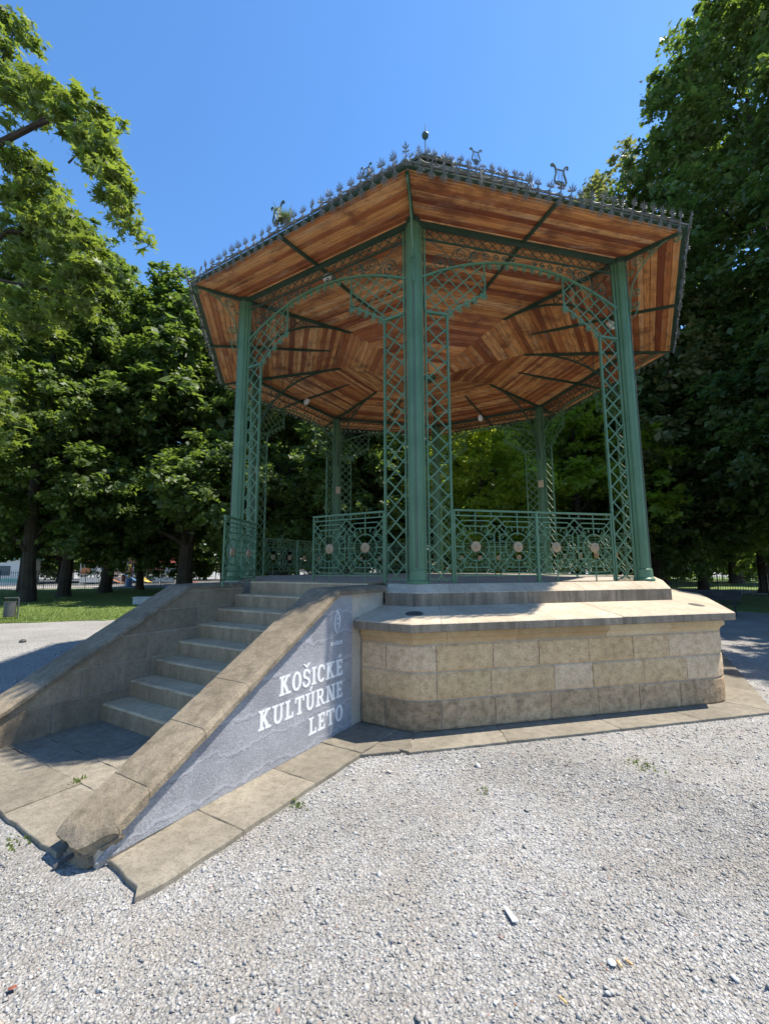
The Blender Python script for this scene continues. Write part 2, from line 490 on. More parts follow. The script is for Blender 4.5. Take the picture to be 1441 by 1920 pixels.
# ------------------------------------------------------------------ octagon frame
C8 = math.cos(PI / 8); T8 = math.tan(PI / 8)
def vdir(k): a = rad(-90 + 45 * k); return Vector((math.cos(a), math.sin(a), 0))
def ndir(k): a = rad(-67.5 + 45 * k); return Vector((math.cos(a), math.sin(a), 0))      # face k, between vertex k and k+1
def tdir(k): a = rad(22.5 + 45 * k); return Vector((math.cos(a), math.sin(a), 0))
FZ = 1.54           # stage floor
R_COL = 4.5
SIDE = 2 * R_COL * math.sin(PI / 8)
def bay_matrix(k):  # x along the bay from column k to k+1, y inwards, z up, origin at column k
    x = tdir(k); y = -ndir(k)
    m = Matrix((x, y, Vector((0, 0, 1)))).transposed().to_4x4()
    m.translation = vdir(k) * R_COL
    return m
def face_matrix(k): # x along face, y outward, origin on axis  (left handed avoided: x reversed)
    x = -tdir(k); y = ndir(k)
    m = Matrix((x, y, Vector((0, 0, 1)))).transposed().to_4x4()
    return m
def col_matrix(k):  # x radial outwards
    x = vdir(k); y = Vector((-x.y, x.x, 0))
    return Matrix((x, y, Vector((0, 0, 1)))).transposed().to_4x4()
# stair frame: s outward along -112.5 deg, t to the right seen from outside
SD = Vector((math.cos(rad(-112.5)), math.sin(rad(-112.5)), 0)); ST = Vector((math.cos(rad(-22.5)), math.sin(rad(-22.5)), 0))
STAIR_M = Matrix((ST, -SD, Vector((0, 0, 1)))).transposed().to_4x4()   # local x = t, local y = -s
def st(s, t, z): return (t, -s, z)

# ================================================================== GROUND
rng = random.Random(7)
nr = np.random.default_rng(11)

mb = MB()
gx = [-900, -300, -120] + list(range(-60, 61, 4)) + [120, 300, 900]
gy = [-900, -300, -120] + list(range(-60, 61, 4)) + [120, 300, 900]
mb.add([(x, y, 0.03) for y in gy for x in gx], [(j * len(gx) + i, j * len(gx) + i + 1, (j + 1) * len(gx) + i + 1, (j + 1) * len(gx) + i) for j in range(len(gy) - 1) for i in range(len(gx) - 1)])
structure('gravel_ground', mb.mesh('gravel_ground', M['gravel']))

# lawns: wavy front edge
def lawn(name, poly, z, n=24, wob=0.25):
    mb = MB(); pts = []
    for i in range(len(poly)):
        p, q = poly[i], poly[(i + 1) % len(poly)]
        L = math.hypot(q[0] - p[0], q[1] - p[1]); k = max(1, int(min(L, 40) / 0.6))
        for j in range(k):
            f = j / k; w = wob if L < 60 else 0
            pts.append((p[0] + (q[0] - p[0]) * f + rng.uniform(-w, w), p[1] + (q[1] - p[1]) * f + rng.uniform(-w, w)))
    mb.prism(pts, z - 0.02, z + 0.03)
    return structure(name, mb.mesh(name, M['lawn']))
lawn('lawn_left', [(-60, -8), (-22, -1.8), (-13.6, 1.7), (-10.8, 3.0), (-9.6, 7.5), (-9.5, 22), (-14, 31), (-25, 25.6), (-34.8, 19.6), (-60, 12)], 0.02)
lawn('lawn_back', [(-7, 11), (3, 11.5), (11, 8.2), (16, 7), (24, 9), (30, 14), (14.6, 20.2), (6, 24), (-3, 24), (-9, 21)], 0.02)
lawn('lawn_right', [(20, 24), (60, 14), (70, 60), (10, 60), (2, 34)], 0.02)
mb = MB()
mb.hexa([(-70, 17.5, -0.03), (-26, 29.5, -0.03), (-12, 36, -0.03), (-60, 60, -0.03), (-70, 17.5, 0.038), (-26, 29.5, 0.038), (-12, 36, 0.038), (-60, 60, 0.038)])
structure('road_left', mb.mesh('road', M['asphalt']))
mb = MB()
mb.hexa([(-11.5, 30, -0.03), (45, 30, -0.03), (45, 36, -0.03), (-11.5, 36.5, -0.03), (-11.5, 30, 0.046), (45, 30, 0.046), (45, 36, 0.046), (-11.5, 36.5, 0.046)])
structure('road_back', mb.mesh('road', M['asphalt']))

# loose gravel stones, densest in front of the viewer
def stones(n, rmin, rmax, sz, seed):
    g = np.random.default_rng(seed)
    ang = g.uniform(rad(98.77 - 50), rad(98.77 + 50), n)
    r = np.sqrt(g.uniform(rmin ** 2, rmax ** 2, n))
    x = CAMP.x + r * np.cos(ang); y = CAMP.y + r * np.sin(ang)
    # keep off the paving and the stairs
    sx = x * SD.x + y * SD.y; tx = x * ST.x + y * ST.y
    ap = np.max(np.stack([x * ndir(k).x + y * ndir(k).y for k in range(8)]), axis=0)
    keep = (ap > 5.36) & ~((np.abs(tx) < 1.87) & (sx < 7.62) & (sx > 0)) & ~((tx > -1.6) & (tx < 1.5) & (sx < 7.82) & (sx > 0))
    return x[keep], y[keep], sz * np.exp(g.normal(0, 0.38, keep.sum())), g
octv = np.array([(1, 0, 0), (0, 1, 0), (-1, 0, 0), (0, -1, 0), (0, 0, 1), (0, 0, -1)], float)
octf = np.array([(0, 1, 4), (1, 2, 4), (2, 3, 4), (3, 0, 4), (1, 0, 5), (2, 1, 5), (3, 2, 5), (0, 3, 5)])
VV = []; FF = []; off = 0
for n, a, b_, sz, sd in ((90000, 1.7, 4.4, 0.0054, 1), (44000, 3.8, 7.5, 0.0075, 2), (14000, 7.0, 13.0, 0.011, 3), (2200, 1.7, 9, 0.0092, 4)):
    x, y, s_, g = stones(n, a, b_, sz, sd)
    k = len(x)
    th = g.uniform(0, 2 * PI, k)
    loc = octv[None] * np.stack([g.uniform(0.8, 1.5, k), g.uniform(0.7, 1.1, k), g.uniform(0.5, 0.9, k)], 1)[:, None, :] + g.normal(0, 0.16, (k, 6, 3))
    loc *= s_[:, None, None]
    tl = g.normal(0, 0.35, k)
    X = loc[:, :, 0] * np.cos(th)[:, None] - loc[:, :, 1] * np.sin(th)[:, None]
    Y = loc[:, :, 0] * np.sin(th)[:, None] + loc[:, :, 1] * np.cos(th)[:, None]
    Z = loc[:, :, 2] + loc[:, :, 0] * tl[:, None]
    P = np.stack([X + x[:, None], Y + y[:, None], Z + 0.03 + (s_ * g.uniform(-0.35, 0.35, k))[:, None]], 2).reshape(-1, 3)
    VV.append(P); FF.append((octf[None] + (np.arange(k) * 6)[:, None, None]).reshape(-1, 3) + off); off += len(P)
o = obj('loose_gravel', fast_mesh('loose_gravel', np.concatenate(VV), np.concatenate(FF), M['pebble']))
o['kind'] = 'stuff'; o['label'] = 'loose pale grey gravel stones covering the ground'

# ================================================================== PAVEMENT round the bandstand
ZP = 0.06
def octpoly(R, z):
    return [tuple(vdir(k) * R + Vector((0, 0, z))) for k in range(8)]
mb = MB()
mb.loft([octpoly(5.78, -0.05), octpoly(5.78, ZP - 0.012)])
pavement = structure('pavement', mb.mesh('pavement_bed', M['mortar']))
mbp = MB()
for (t0, t1, s0, s1) in ((-1.85, 1.85, 4.6, 7.56), (-1.15, 1.1, 7.5, 7.66)):
    mbp.hexa([st(s0, t0, -0.05), st(s1, t0, -0.05), st(s1, t1, -0.05), st(s0, t1, -0.05), st(s0, t0, ZP - 0.014), st(s1, t0, ZP - 0.014), st(s1, t1, ZP - 0.014), st(s0, t1, ZP - 0.014)])
obj('bed', mbp.mesh('pavement_bed', M['mortar']), pavement, STAIR_M)

def slab_poly(mb, poly, z0, z1, jit=0.0, c=0.005):
    # poly (x,y) ccw ; subdivided edge with small chips
    pts = []
    for i in range(len(poly)):
        p, q = Vector(poly[i]), Vector(poly[(i + 1) % len(poly)])
        L = (q - p).length; k = max(1, int(L / 0.09)) if jit else 1
        for j in range(k):
            w = p + (q - p) * (j / k)
            if jit and j: w = w + Vector((rng.uniform(-jit, jit), rng.uniform(-jit, jit)))
            pts.append(w)
    cx = sum(p.x for p in pts) / len(pts); cy = sum(p.y for p in pts) / len(pts)
    ins = []
    for p in pts:
        d = Vector((cx - p.x, cy - p.y)); d.normalize(); ins.append(p + d * c)
    mb.loft([[(p.x, p.y, z0) for p in pts], [(p.x, p.y, z1 - c) for p in pts], [(p.x, p.y, z1) for p in ins]])

# octagonal strip slabs (faces 6,7,0,1,2,5)
for k in (5, 6, 7, 0, 1, 2):
    n = 4
    cuts = [-1 + 2 * (i + (rng.uniform(-.12, .12) if 0 < i < n else 0)) / n for i in range(n + 1)]
    for i in range(n):
        f0, f1 = cuts[i], cuts[i + 1]
        a0, a1 = 5.25 * C8, 5.80 * C8
        def P(f, a): w = ndir(k) * a + tdir(k) * (f * a * T8); return (w.x, w.y)
        if k == 7 and abs((f0 + f1) / 2) < 0.72: continue
        g = 0.0014
        mb = MB(); slab_poly(mb, [P(f0 + g, a1), P(f1 - g, a1), P(f1 - g, a0), P(f0 + g, a0)], 0.0, ZP + rng.uniform(-.004, .004), 0.006)
        obj('paving_slab', mb.mesh('paving_slab', M['pave']), pavement)
# slabs beside the text panel and on the left of the stairs
for sgn in (1, -1):
    cuts = [4.98, 5.62, 6.25, 6.97, 7.60] if sgn > 0 else [4.98, 5.8, 6.6, 7.5]
    tin, tout = (1.39, 1.86) if sgn > 0 else (-1.86, -1.44)
    for i in range(len(cuts) - 1):
        s0, s1 = cuts[i] + 0.0025, cuts[i + 1] - 0.0025
        pl = [(tin, -s1), (tout, -s1), (tout, -s0), (tin, -s0)]
        if sgn > 0 and i == len(cuts) - 2:
            pl = [(tin + 0.02, -s1 + 0.03), (tout - 0.1, -s1 - 0.0), (tout - 0.03, -s1 - 0.05), (tout, -s1 + 0.08), (tout, -s0), (tin, -s0)]
        mb = MB(); slab_poly(mb, pl, -0.03, ZP + 0.006 + rng.uniform(-.004, .006), 0.006)
        obj('paving_slab', mb.mesh('paving_slab', M['pave']), pavement, STAIR_M)
mb = MB(); slab_poly(mb, [(1.865, -5.64), (2.14, -5.385), (2.10, -5.352), (1.865, -5.352)], -.03, ZP + .001, 0.006)
obj('paving_slab', mb.mesh('paving_slab', M['pave']), pavement, STAIR_M)
# landing at the foot of the stairs
for (s0, s1, ts) in ((6.30, 6.93, (-1.15, -0.10, 1.08)), (6.93, 7.21, (-1.15, 0.30, 1.08)), (7.21, 7.70, (-1.15, -0.44, 0.27, 1.08))):
    for i in range(len(ts) - 1):
        t0, t1 = ts[i] + 0.0025, ts[i + 1] - 0.0025
        mb = MB(); slab_poly(mb, [(t0, -s1 + 0.003), (t1, -s1 + 0.003), (t1, -s0 - 0.003), (t0, -s0 - 0.003)], -0.08, ZP + 0.004 + rng.uniform(-.005, .005), 0.007)
        obj('paving_slab', mb.mesh('paving_slab', M['pave']), pavement, STAIR_M)

# ================================================================== BANDSTAND
band = thing('bandstand', 'octagonal bandstand on a sandstone base with green ironwork and wooden ceiling', 'bandstand')

# ---- perimeter path (face, t) for the masonry, open where the stairs stand
def perim(R, cut=1.40):
    h = R * math.sin(PI / 8)
    segs = [(7, cut, h)] + [(k, -h, h) for k in range(0, 7)] + [(7, -h, -cut - 0.08)]
    L = [0]
    for k, a, b in segs: L.append(L[-1] + b - a)
    return segs, L, h
def station(w, path):
    segs, L, h = path
    for i, (k, a, b) in enumerate(segs):
        if w <= L[i + 1] + 1e-6 or i == len(segs) - 1:
            return k, (a + (w - L[i])) / h
def pos(stn, R):
    k, f = stn
    w = ndir(k) * (R * C8) + tdir(k) * (f * R * math.sin(PI / 8))
    return w
def masonry_piece(path, w0, w1, prof, gap=0.004, pillow=0.0):
    # prof: closed polygon of (R, z); pillow: ends of the face recede
    segs, L, h = path
    e = min(0.03, (w1 - w0) * 0.2)
    ws = [(w0 + gap, -pillow), (w1 - gap, -pillow)]
    if pillow: ws += [(w0 + gap + e, 0), (w1 - gap - e, 0)]
    for l in L[1:-1]:
        if w0 + gap + 1e-3 < l < w1 - gap - 1e-3:
            if pillow:
                for q, dr in ((-.17, 0), (-.085, -.010), (0, -.034), (.085, -.010), (.17, 0)):
                    if w0 + gap + e < l + q < w1 - gap - e: ws.append((l + q, dr))
            elif not any(abs(l - w) < 0.02 for w, _ in ws): ws.append((l, 0))
    ws.sort()
    rows = []
    rmax = max(r for r, z in prof)
    for w, dR in ws:
        stn = station(w, path)
        rows.append([tuple(pos(stn, r + (dR if r > rmax - 0.05 else 0)) + Vector((0, 0, z))) for r, z in prof])
    mb = MB(); mb.loft(rows, True)
    return mb

PW = perim(5.35)
TOTAL = PW[1][-1]
# backing wall (mortar)
mb = masonry_piece(PW, 0, TOTAL, [(4.7, 0.0), (5.312, 0.0), (5.312, 1.03), (4.7, 1.03)], 0)
wall = obj('base_wall', mb.mesh('base_wall', M['mortar']), band)
hs = PW[2]
def pointing(z0, z1, w0, w1):
    return masonry_piece(PW, w0, w1, [(5.30, z0), (5.345, z0), (5.345, z1), (5.30, z1)], 0, 0.0005)
mj = MB()
for zj in (0.365, 0.648, 0.930):
    q = pointing(zj - .006, zj + .006, 0, PW[1][4]); mj.add(q.v, q.f)
front = PW[1][4]           # blocks on faces 7(short),0,1,2 and 6,7(left)
rng = random.Random(21)
def course(z0, z1, mat, lens, pill, bul, off):
    for (wa, wb) in ((0.0, front), (PW[1][7], TOTAL)):
        w = wa; first = True
        while w < wb - 0.05:
            l = off if first and wa == 0 else rng.uniform(*lens)
            first = False
            w1 = w + l
            # keep corners inside blocks
            for c in PW[1][1:-1]:
                if abs(w1 - c) < 0.24: w1 = c + 0.26
            if wb - w1 < 0.25: w1 = wb
            z0_, z1_ = z0 + 0.0045, z1 - 0.0045; b = bul + rng.uniform(-.003, .004)
            R = 5.35
            h = z1_ - z0_
            pill = 0.001; prof = [(5.2, z0_), (R - pill, z0_), (R + b * .7, z0_ + h * .06), (R + b, z0_ + h * .35), (R + b, z0_ + h * .65), (R + b * .7, z0_ + h * .94), (R - pill, z1_), (5.2, z1_)]
            mb = masonry_piece(PW, w, w1, prof, 0.0045, 0.004)
            obj('stone_block', mb.mesh('stone_block', mat, False), wall)
            if wa == 0 and w1 < wb - .01:
                q = pointing(z0 + .005, z1 - .005, w1 - .006, w1 + .006); mj.add(q.v, q.f)
            w = w1
course(0.06, 0.365, M['tan_dark'], (0.52, 0.72), 0.010, 0.012, 0.30)
course(0.365, 0.648, M['tan'], (0.50, 0.78), 0.010, 0.014, 0.52)
course(0.648, 0.928, M['tan'], (0.48, 0.66), 0.010, 0.016, 0.32)
stuffpart(obj('pointing', mj.mesh('pointing', M['mortar']), wall))
# cavetto moulding course
w = 0.0
while w < TOTAL - 0.1:
    w1 = min(TOTAL, w + rng.uniform(0.8, 1.3))
    if TOTAL - w1 < 0.4: w1 = TOTAL
    prof = [(5.2, 0.931), (5.345, 0.931), (5.352, 0.955), (5.368, 0.985), (5.395, 1.003), (5.405, 1.01), (5.405, 1.078), (5.2, 1.078)]
    mb = masonry_piece(PW, w, w1, prof, 0.0015)
    obj('moulding_stone', mb.mesh('moulding_stone', M['moulding']), wall)
    w = w1
# ledge slabs
PL = perim(5.53, 1.42)
ledge = obj('ledge', masonry_piece(PL, 0, PL[1][-1], [(4.5, 1.085), (5.45, 1.085), (5.45, 1.16), (4.8, 1.27), (4.5, 1.27)], 0).mesh('ledge_bed', M['mortar']), band)
w = 0.0
while w < PL[1][-1] - 0.1:
    w1 = w + rng.uniform(0.85, 1.35)
    for c in PL[1][1:-1]:
        if abs(w1 - c) < 0.3: w1 = c + 0.42
    if PL[1][-1] - w1 < 0.5: w1 = PL[1][-1]
    dz = rng.uniform(-.003, .003)
    prof = [(4.7, 1.08), (5.524, 1.08), (5.53, 1.09), (5.53, 1.166 + dz), (5.518, 1.177 + dz), (4.80, 1.293), (4.7, 1.293)]
    mb = masonry_piece(PL, w, w1, prof, 0.0022)
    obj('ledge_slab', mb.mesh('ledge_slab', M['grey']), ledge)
    w = w1
# plinth slabs
PT = perim(4.84, 1.42)
plinth = obj('plinth', masonry_piece(PT, 0, PT[1][-1], [(4.0, 1.20), (4.825, 1.20), (4.825, 1.44), (4.64, 1.525), (4.0, 1.525)], 0).mesh('plinth_bed', M['mortar']), band)
w = 0.0
while w < PT[1][-1] - 0.1:
    w1 = w + rng.uniform(0.8, 1.25)
    for c in PT[1][1:-1]:
        if abs(w1 - c) < 0.25: w1 = c + 0.36
    if PT[1][-1] - w1 < 0.5: w1 = PT[1][-1]
    prof = [(4.1, 1.25), (4.84, 1.25), (4.84, 1.438), (4.832, 1.447), (4.645, 1.536), (4.63, 1.54), (4.1, 1.54)]
    mb = masonry_piece(PT, w, w1, prof, 0.0022)
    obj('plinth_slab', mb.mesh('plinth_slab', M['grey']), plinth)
    w = w1
# drain covers on the ledge
for k in (0, 1):
    c = vdir(k) * 5.12
    mb = MB(); mb.lathe([(0.0, 0.0), (0.10, 0.0), (0.10, 0.012), (0.085, 0.016), (0.0, 0.016)], 16)
    o = obj('drain_cover', mb.mesh('drain_cover', M['darkhole']), ledge); o.location = (c.x, c.y, 1.227); o.rotation_euler = (0, rad(8.5), rad(-90 + 45 * k))
# stage floor
mb = MB(); mb.loft([octpoly(4.2, 1.40), octpoly(4.2, FZ - 0.003)])
obj('stage_floor', mb.mesh('stage_floor', M['floor']), band)

# ================================================================== STAIRCASE
stairs = thing('stone_staircase', 'stone steps between two sloping cheek walls leading up to the bandstand', 'staircase', tuple(SD * 5.9), 0)
SM = Matrix.Translation(-(SD * 5.9)) @ STAIR_M
edges = [6.40, 6.10, 5.80, 5.51, 5.21, 4.92, 4.62, 4.33]
rise = (FZ - ZP) / 8
for i, e in enumerate(edges):
    z1 = ZP + rise * (i + 1); z0 = max(0.0, z1 - rise - 0.03)
    t0, t1 = -1.14, 1.07
    back = 3.75 if i == 7 else e - 0.42
    prof = [(e, z0), (e, z1 - 0.022), (e - 0.006, z1 - 0.008), (e - 0.02, z1 - (0.0 if i < 7 else 0.001)), (back, z1 - (0 if i < 7 else 0.001)), (back, z0)]
    mb = MB(); rows = []
    nseg = 14
    for j in range(nseg + 1):
        t = t0 + (t1 - t0) * j / nseg
        w = rng.uniform(0, .006)
        rows.append([st(s - (w if q in (1, 2) else 0), t, z - (w * .8 if q in (2, 3) else 0)) for q, (s, z) in enumerate(prof)])
    mb.loft(rows)
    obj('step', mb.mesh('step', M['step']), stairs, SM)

TOPZ, BRK, SLOPE, END = 1.525, 5.42, 0.585, 7.74
def top(s): return TOPZ if s < BRK else TOPZ - SLOPE * (s - BRK)
CT = 0.068          # coping thickness, measured vertically
def cheek(t0, t1, end, face_ts, side):
    poly = [(4.45, 0.0), (end - 0.12, 0.0), (end - 0.12, max(0.02, top(end - 0.12) - CT)), (BRK, TOPZ - CT), (4.45, TOPZ - CT)]
    mb = MB()
    n = len(poly)
    mb.loft([[st(s, t0, z) for s, z in poly], [st(s, t1, z) for s, z in poly]])
    ck = obj('cheek_wall', mb.mesh('cheek_wall', M['mortar']), stairs, SM)
    # facing blocks
    for (tf, d) in face_ts:
        zc = [0.05, 0.36, 0.655, 0.95, 1.22, 1.43]
        for r in range(5):
            s = 4.45 if r else 4.4; s += rng.uniform(0.1, 0.5)
            s = 4.45
            while s < end - 0.2:
                s1 = min(end - 0.125, s + rng.uniform(0.5, 0.95))
                if end - 0.125 - s1 < 0.3: s1 = end - 0.125
                g = 0.0055
                p = [(s + g, zc[r] + g), (s1 - g, zc[r] + g), (s1 - g, zc[r + 1] - g), (s + g, zc[r + 1] - g)]
                p = clip_poly(p, 0, 1, TOPZ - CT - 0.002)
                if p: p = clip_poly(p, SLOPE, 1, TOPZ - CT - 0.002 + SLOPE * BRK)
                if len(p) > 2:
                    area = abs(sum(p[i][0] * p[(i + 1) % len(p)][1] - p[(i + 1) % len(p)][0] * p[i][1] for i in range(len(p)))) / 2
                    if area > 0.004:
                        cx = sum(q[0] for q in p) / len(p); cz = sum(q[1] for q in p) / len(p)
                        pi = [(q[0] + (cx - q[0]) * min(.3, .012 / max(.02, abs(cx - q[0]) + abs(cz - q[1]))), q[1] + (cz - q[1]) * min(.3, .012 / max(.02, abs(cx - q[0]) + abs(cz - q[1])))) for q in p]
                        dd = d * (1 + rng.uniform(-.2, .2))
                        mb = MB(); mb.loft([[st(a, tf, z) for a, z in p], [st(a, tf + dd * .6, z) for a, z in p], [st(a, tf + dd, z) for a, z in pi]])
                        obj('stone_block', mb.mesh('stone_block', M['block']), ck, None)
                s = s1
    return ck
cheek(1.06, 1.385, END, ((1.06, -0.012),), 1)
cheek(-1.46, -1.145, END - 0.15, ((-1.145, 0.012), (-1.46, -0.012)), -1)

def coping_piece(s0, s1, t0, t1, broken=False, seed=0):
    # sloped or flat stone with a chamfered arris; grid in t and s
    r = random.Random(seed)
    ns = max(2, int((s1 - s0) / 0.07)); rows = []
    for i in range(ns + 1):
        s = s0 + (s1 - s0) * i / ns
        zt = top(s); c = 0.02
        j = [r.uniform(-.004, .004) for _ in range(6)]
        sh = [0] * 10
        prof = [(t0, zt - CT), (t0, zt - c), (t0 + c, zt), (t0 + (t1 - t0) * .35, zt), (t0 + (t1 - t0) * .7, zt), (t1 - c - .02, zt), (t1 + j[0], zt - .028), (t1 + j[1], zt - CT)]
        row = []
        for q, (t, z) in enumerate(prof):
            ds = 0
            if broken and i >= ns - 2:
                k = (i - (ns - 3)) / 3.0
                ds = [-0.08, -0.06, -0.03, -0.01, 0.02, -0.06, -0.17, -0.10][q] * k + r.uniform(-.02, .02)
                z += [0, -.005, -.012, -.01, -.012, -.02, -.05, -.01][q] * k
            row.append(st(s + ds, t + (j[2] if q in (2, 5) else 0), z + (j[3] * .6 if 1 < q < 6 else 0)))
        rows.append(row)
    mb = MB(); mb.loft(rows)
    return mb
def copings(t0, t1, cuts, end_broken, sd):
    for i in range(len(cuts) - 1):
        mb = coping_piece(cuts[i] + (0.0018 if i else 0), cuts[i + 1] - 0.0018, t0, t1, end_broken and i == len(cuts) - 2, sd + i)
        obj('coping_stone', mb.mesh('coping_stone', M['coping']), stairs, SM)
copings(1.02, 1.455, [4.47, BRK, 5.93, 6.60, 6.98, 7.37], False, 100)
copings(-1.52, -1.085, [4.47, BRK + .02, 5.95, 6.58, 6.98, 7.5, END - 0.12], False, 200)
# lowest stone, broken at its end
rb = random.Random(17)
NT, NS = 18, 26
def hsh(x, y): return math.sin(x * 37.1 + 3.3) * math.cos(y * 29.7 + 1.1) * .5 + math.sin(x * 91.0 + y * 63.0) * .5
topg = []; botg = []
sends = [END - .02 - .05 * abs(j / NT - .45) * 2 + .012 * math.sin(j / NT * 9 + 1) + rb.uniform(-.006, .006) - (.09 * max(0, (j / NT - .70) / .30)) for j in range(NT + 1)]
for i in range(NS + 1):
    f = i / NS; rt = []; rbm = []
    for j in range(NT + 1):
        g_ = j / NT; t = 1.02 + (1.455 - 1.02) * g_
        send = sends[j]
        s = 7.373 + (send - 7.373) * f ** .85
        z = top(s)
        if j in (0, NT): z -= .024
        if f > .72: z -= .03 * ((f - .72) / .28) ** 2.2 + rb.uniform(0, .002)
        rt.append(st(s, t, z)); rbm.append(st(s - (.05 if f > .9 else 0) + (rb.uniform(-.03, .01) if f > .9 else 0), t, top(s) - CT - .02 - (.02 if f > .8 else 0) + (rb.uniform(-.012, .02) if f > .75 else 0)))
    topg.append(rt); botg.append(rbm)
mb = MB(); W_ = NT + 1
vs = [v for r in topg for v in r] + [v for r in botg for v in r]; o_ = W_ * (NS + 1); fs = []
for i in range(NS):
    for j in range(NT):
        a = i * W_ + j
        fs.append((a, a + 1, a + W_ + 1, a + W_)); fs.append((o_ + a, o_ + a + W_, o_ + a + W_ + 1, o_ + a + 1))
    a = i * W_; fs.append((a, a + W_, o_ + a + W_, o_ + a)); a = i * W_ + NT; fs.append((a, o_ + a, o_ + a + W_, a + W_))
for j in range(NT):
    fs.append((j, o_ + j, o_ + j + 1, j + 1)); a = NS * W_ + j; fs.append((a, a + 1, o_ + a + 1, o_ + a))
mb.add(vs, fs)
o = obj('coping_stone', mb.mesh('coping_stone', M['coping']), stairs, SM); o['label'] = 'lowest coping stone with its end broken off'
# rubble core under the broken end
mb = MB()
rows = []
for i in range(5):
    s = END - 0.30 + 0.055 * i
    rows.append([st(s + rng.uniform(-.02, .02), 1.10 + .26 * (.5 + .5 * math.cos(a)) , max(-0.02, .055 + .07 * math.sin(a) + rng.uniform(-.015, .015))) for a in [2 * PI * k / 9 for k in range(9)]])
mb.loft(rows)
obj('rubble_core', mb.mesh('rubble_core', M['coping']), stairs, SM)

# corrugated conduit poking out under the broken coping
mb = MB()
pts = [Vector(st(7.66 + .09 * i / 44, 1.20 - .02 * (i / 44), 0.075 - .03 * (i / 44) ** 1.3)) for i in range(45)]
mb.tube(pts, [0.012 + 0.003 * (i % 2) for i in range(45)], 8)
o = obj('corrugated_conduit', mb.mesh('corrugated_conduit', M['binmetal']), None, STAIR_M)
tag(o, 'short grey corrugated conduit sticking out beneath the broken coping end', 'conduit')

# ================================================================== PRINTED PANEL
panel = thing('printed_panel', 'blue-grey stone-print panel with white lettering on the stair side wall', 'sign', tuple(SD * 6.0 + ST * 1.39))
PMx = Matrix.Translation(-(SD * 6.0 + ST * 1.39)) @ STAIR_M
poly = [(5.13, 0.066), (7.63, 0.066), (7.40, top(7.40) - CT - 0.03), (BRK, TOPZ - CT - 0.006), (5.13, TOPZ - CT - 0.006)]
poly = [(s, max(z, 0.067)) for s, z in poly]
mb = MB(); mb.loft([[st(s, 1.3865, z) for s, z in poly], [st(s, 1.396, z) for s, z in poly]])
obj('print_sheet', mb.mesh('print_sheet', M['print']), panel, PMx)

# slab-serif glyphs drawn as strokes in a box of cap height 1
def rect(x0, y0, x1, y1): return [(x0, y0), (x1, y0), (x1, y1), (x0, y1)]
def strip(pts, w):
    out = []
    for i in range(len(pts) - 1):
        p, q = Vector(pts[i]), Vector(pts[i + 1]); t = (q - p).normalized(); n = Vector((-t.y, t.x)) * (w / 2)
        e = t * (w * .08)
        out.append([tuple(p - e - n), tuple(q + e - n), tuple(q + e + n), tuple(p - e + n)])
    return out
def ring(cx, cy, rx, ry, w, wy, a0, a1, n=18):
    out = []
    for i in range(n):
        a, b = rad(a0 + (a1 - a0) * i / n), rad(a0 + (a1 - a0) * (i + 1) / n)
        out.append([(cx + rx * math.cos(a), cy + ry * math.sin(a)), (cx + rx * math.cos(b), cy + ry * math.sin(b)), (cx + (rx - w) * math.cos(b), cy + (ry - wy) * math.sin(b)), (cx + (rx - w) * math.cos(a), cy + (ry - wy) * math.sin(a))])
    return out
SW, SH = 0.19, 0.12
def stem(x, y0=0, y1=1, ser=True, w=SW):
    r = [rect(x - w / 2, y0, x + w / 2, y1)]
    if ser: r += [rect(x - w / 2 - .09, y0, x + w / 2 + .09, y0 + SH), rect(x - w / 2 - .09, y1 - SH, x + w / 2 + .09, y1)]
    return r
def quad(a, b, w):          # slanted stroke with horizontal cuts
    return [[(a[0] - w / 2, a[1]), (a[0] + w / 2, a[1]), (b[0] + w / 2, b[1]), (b[0] - w / 2, b[1])]]
def g_E():
    return stem(.2, ser=False) + [rect(0.02, 0, .62, .14), rect(0.02, .86, .6, 1), rect(.2, .44, .5, .57), rect(.5, 0, .62, .27), rect(.48, .73, .6, 1), rect(.42, .38, .5, .63)], .66
def acute(cx): return [[(cx - .06, 1.07), (cx + .06, 1.07), (cx + .20, 1.30), (cx + .04, 1.30)]]
def g_S():
    return ring(.31, .735, .27, .275, .17, .13, 20, 268, 16) + ring(.31, .265, .29, .275, .17, .13, -160, 92, 16) + [rect(.46, .68, .58, .86), rect(.02, .14, .14, .33)], .62
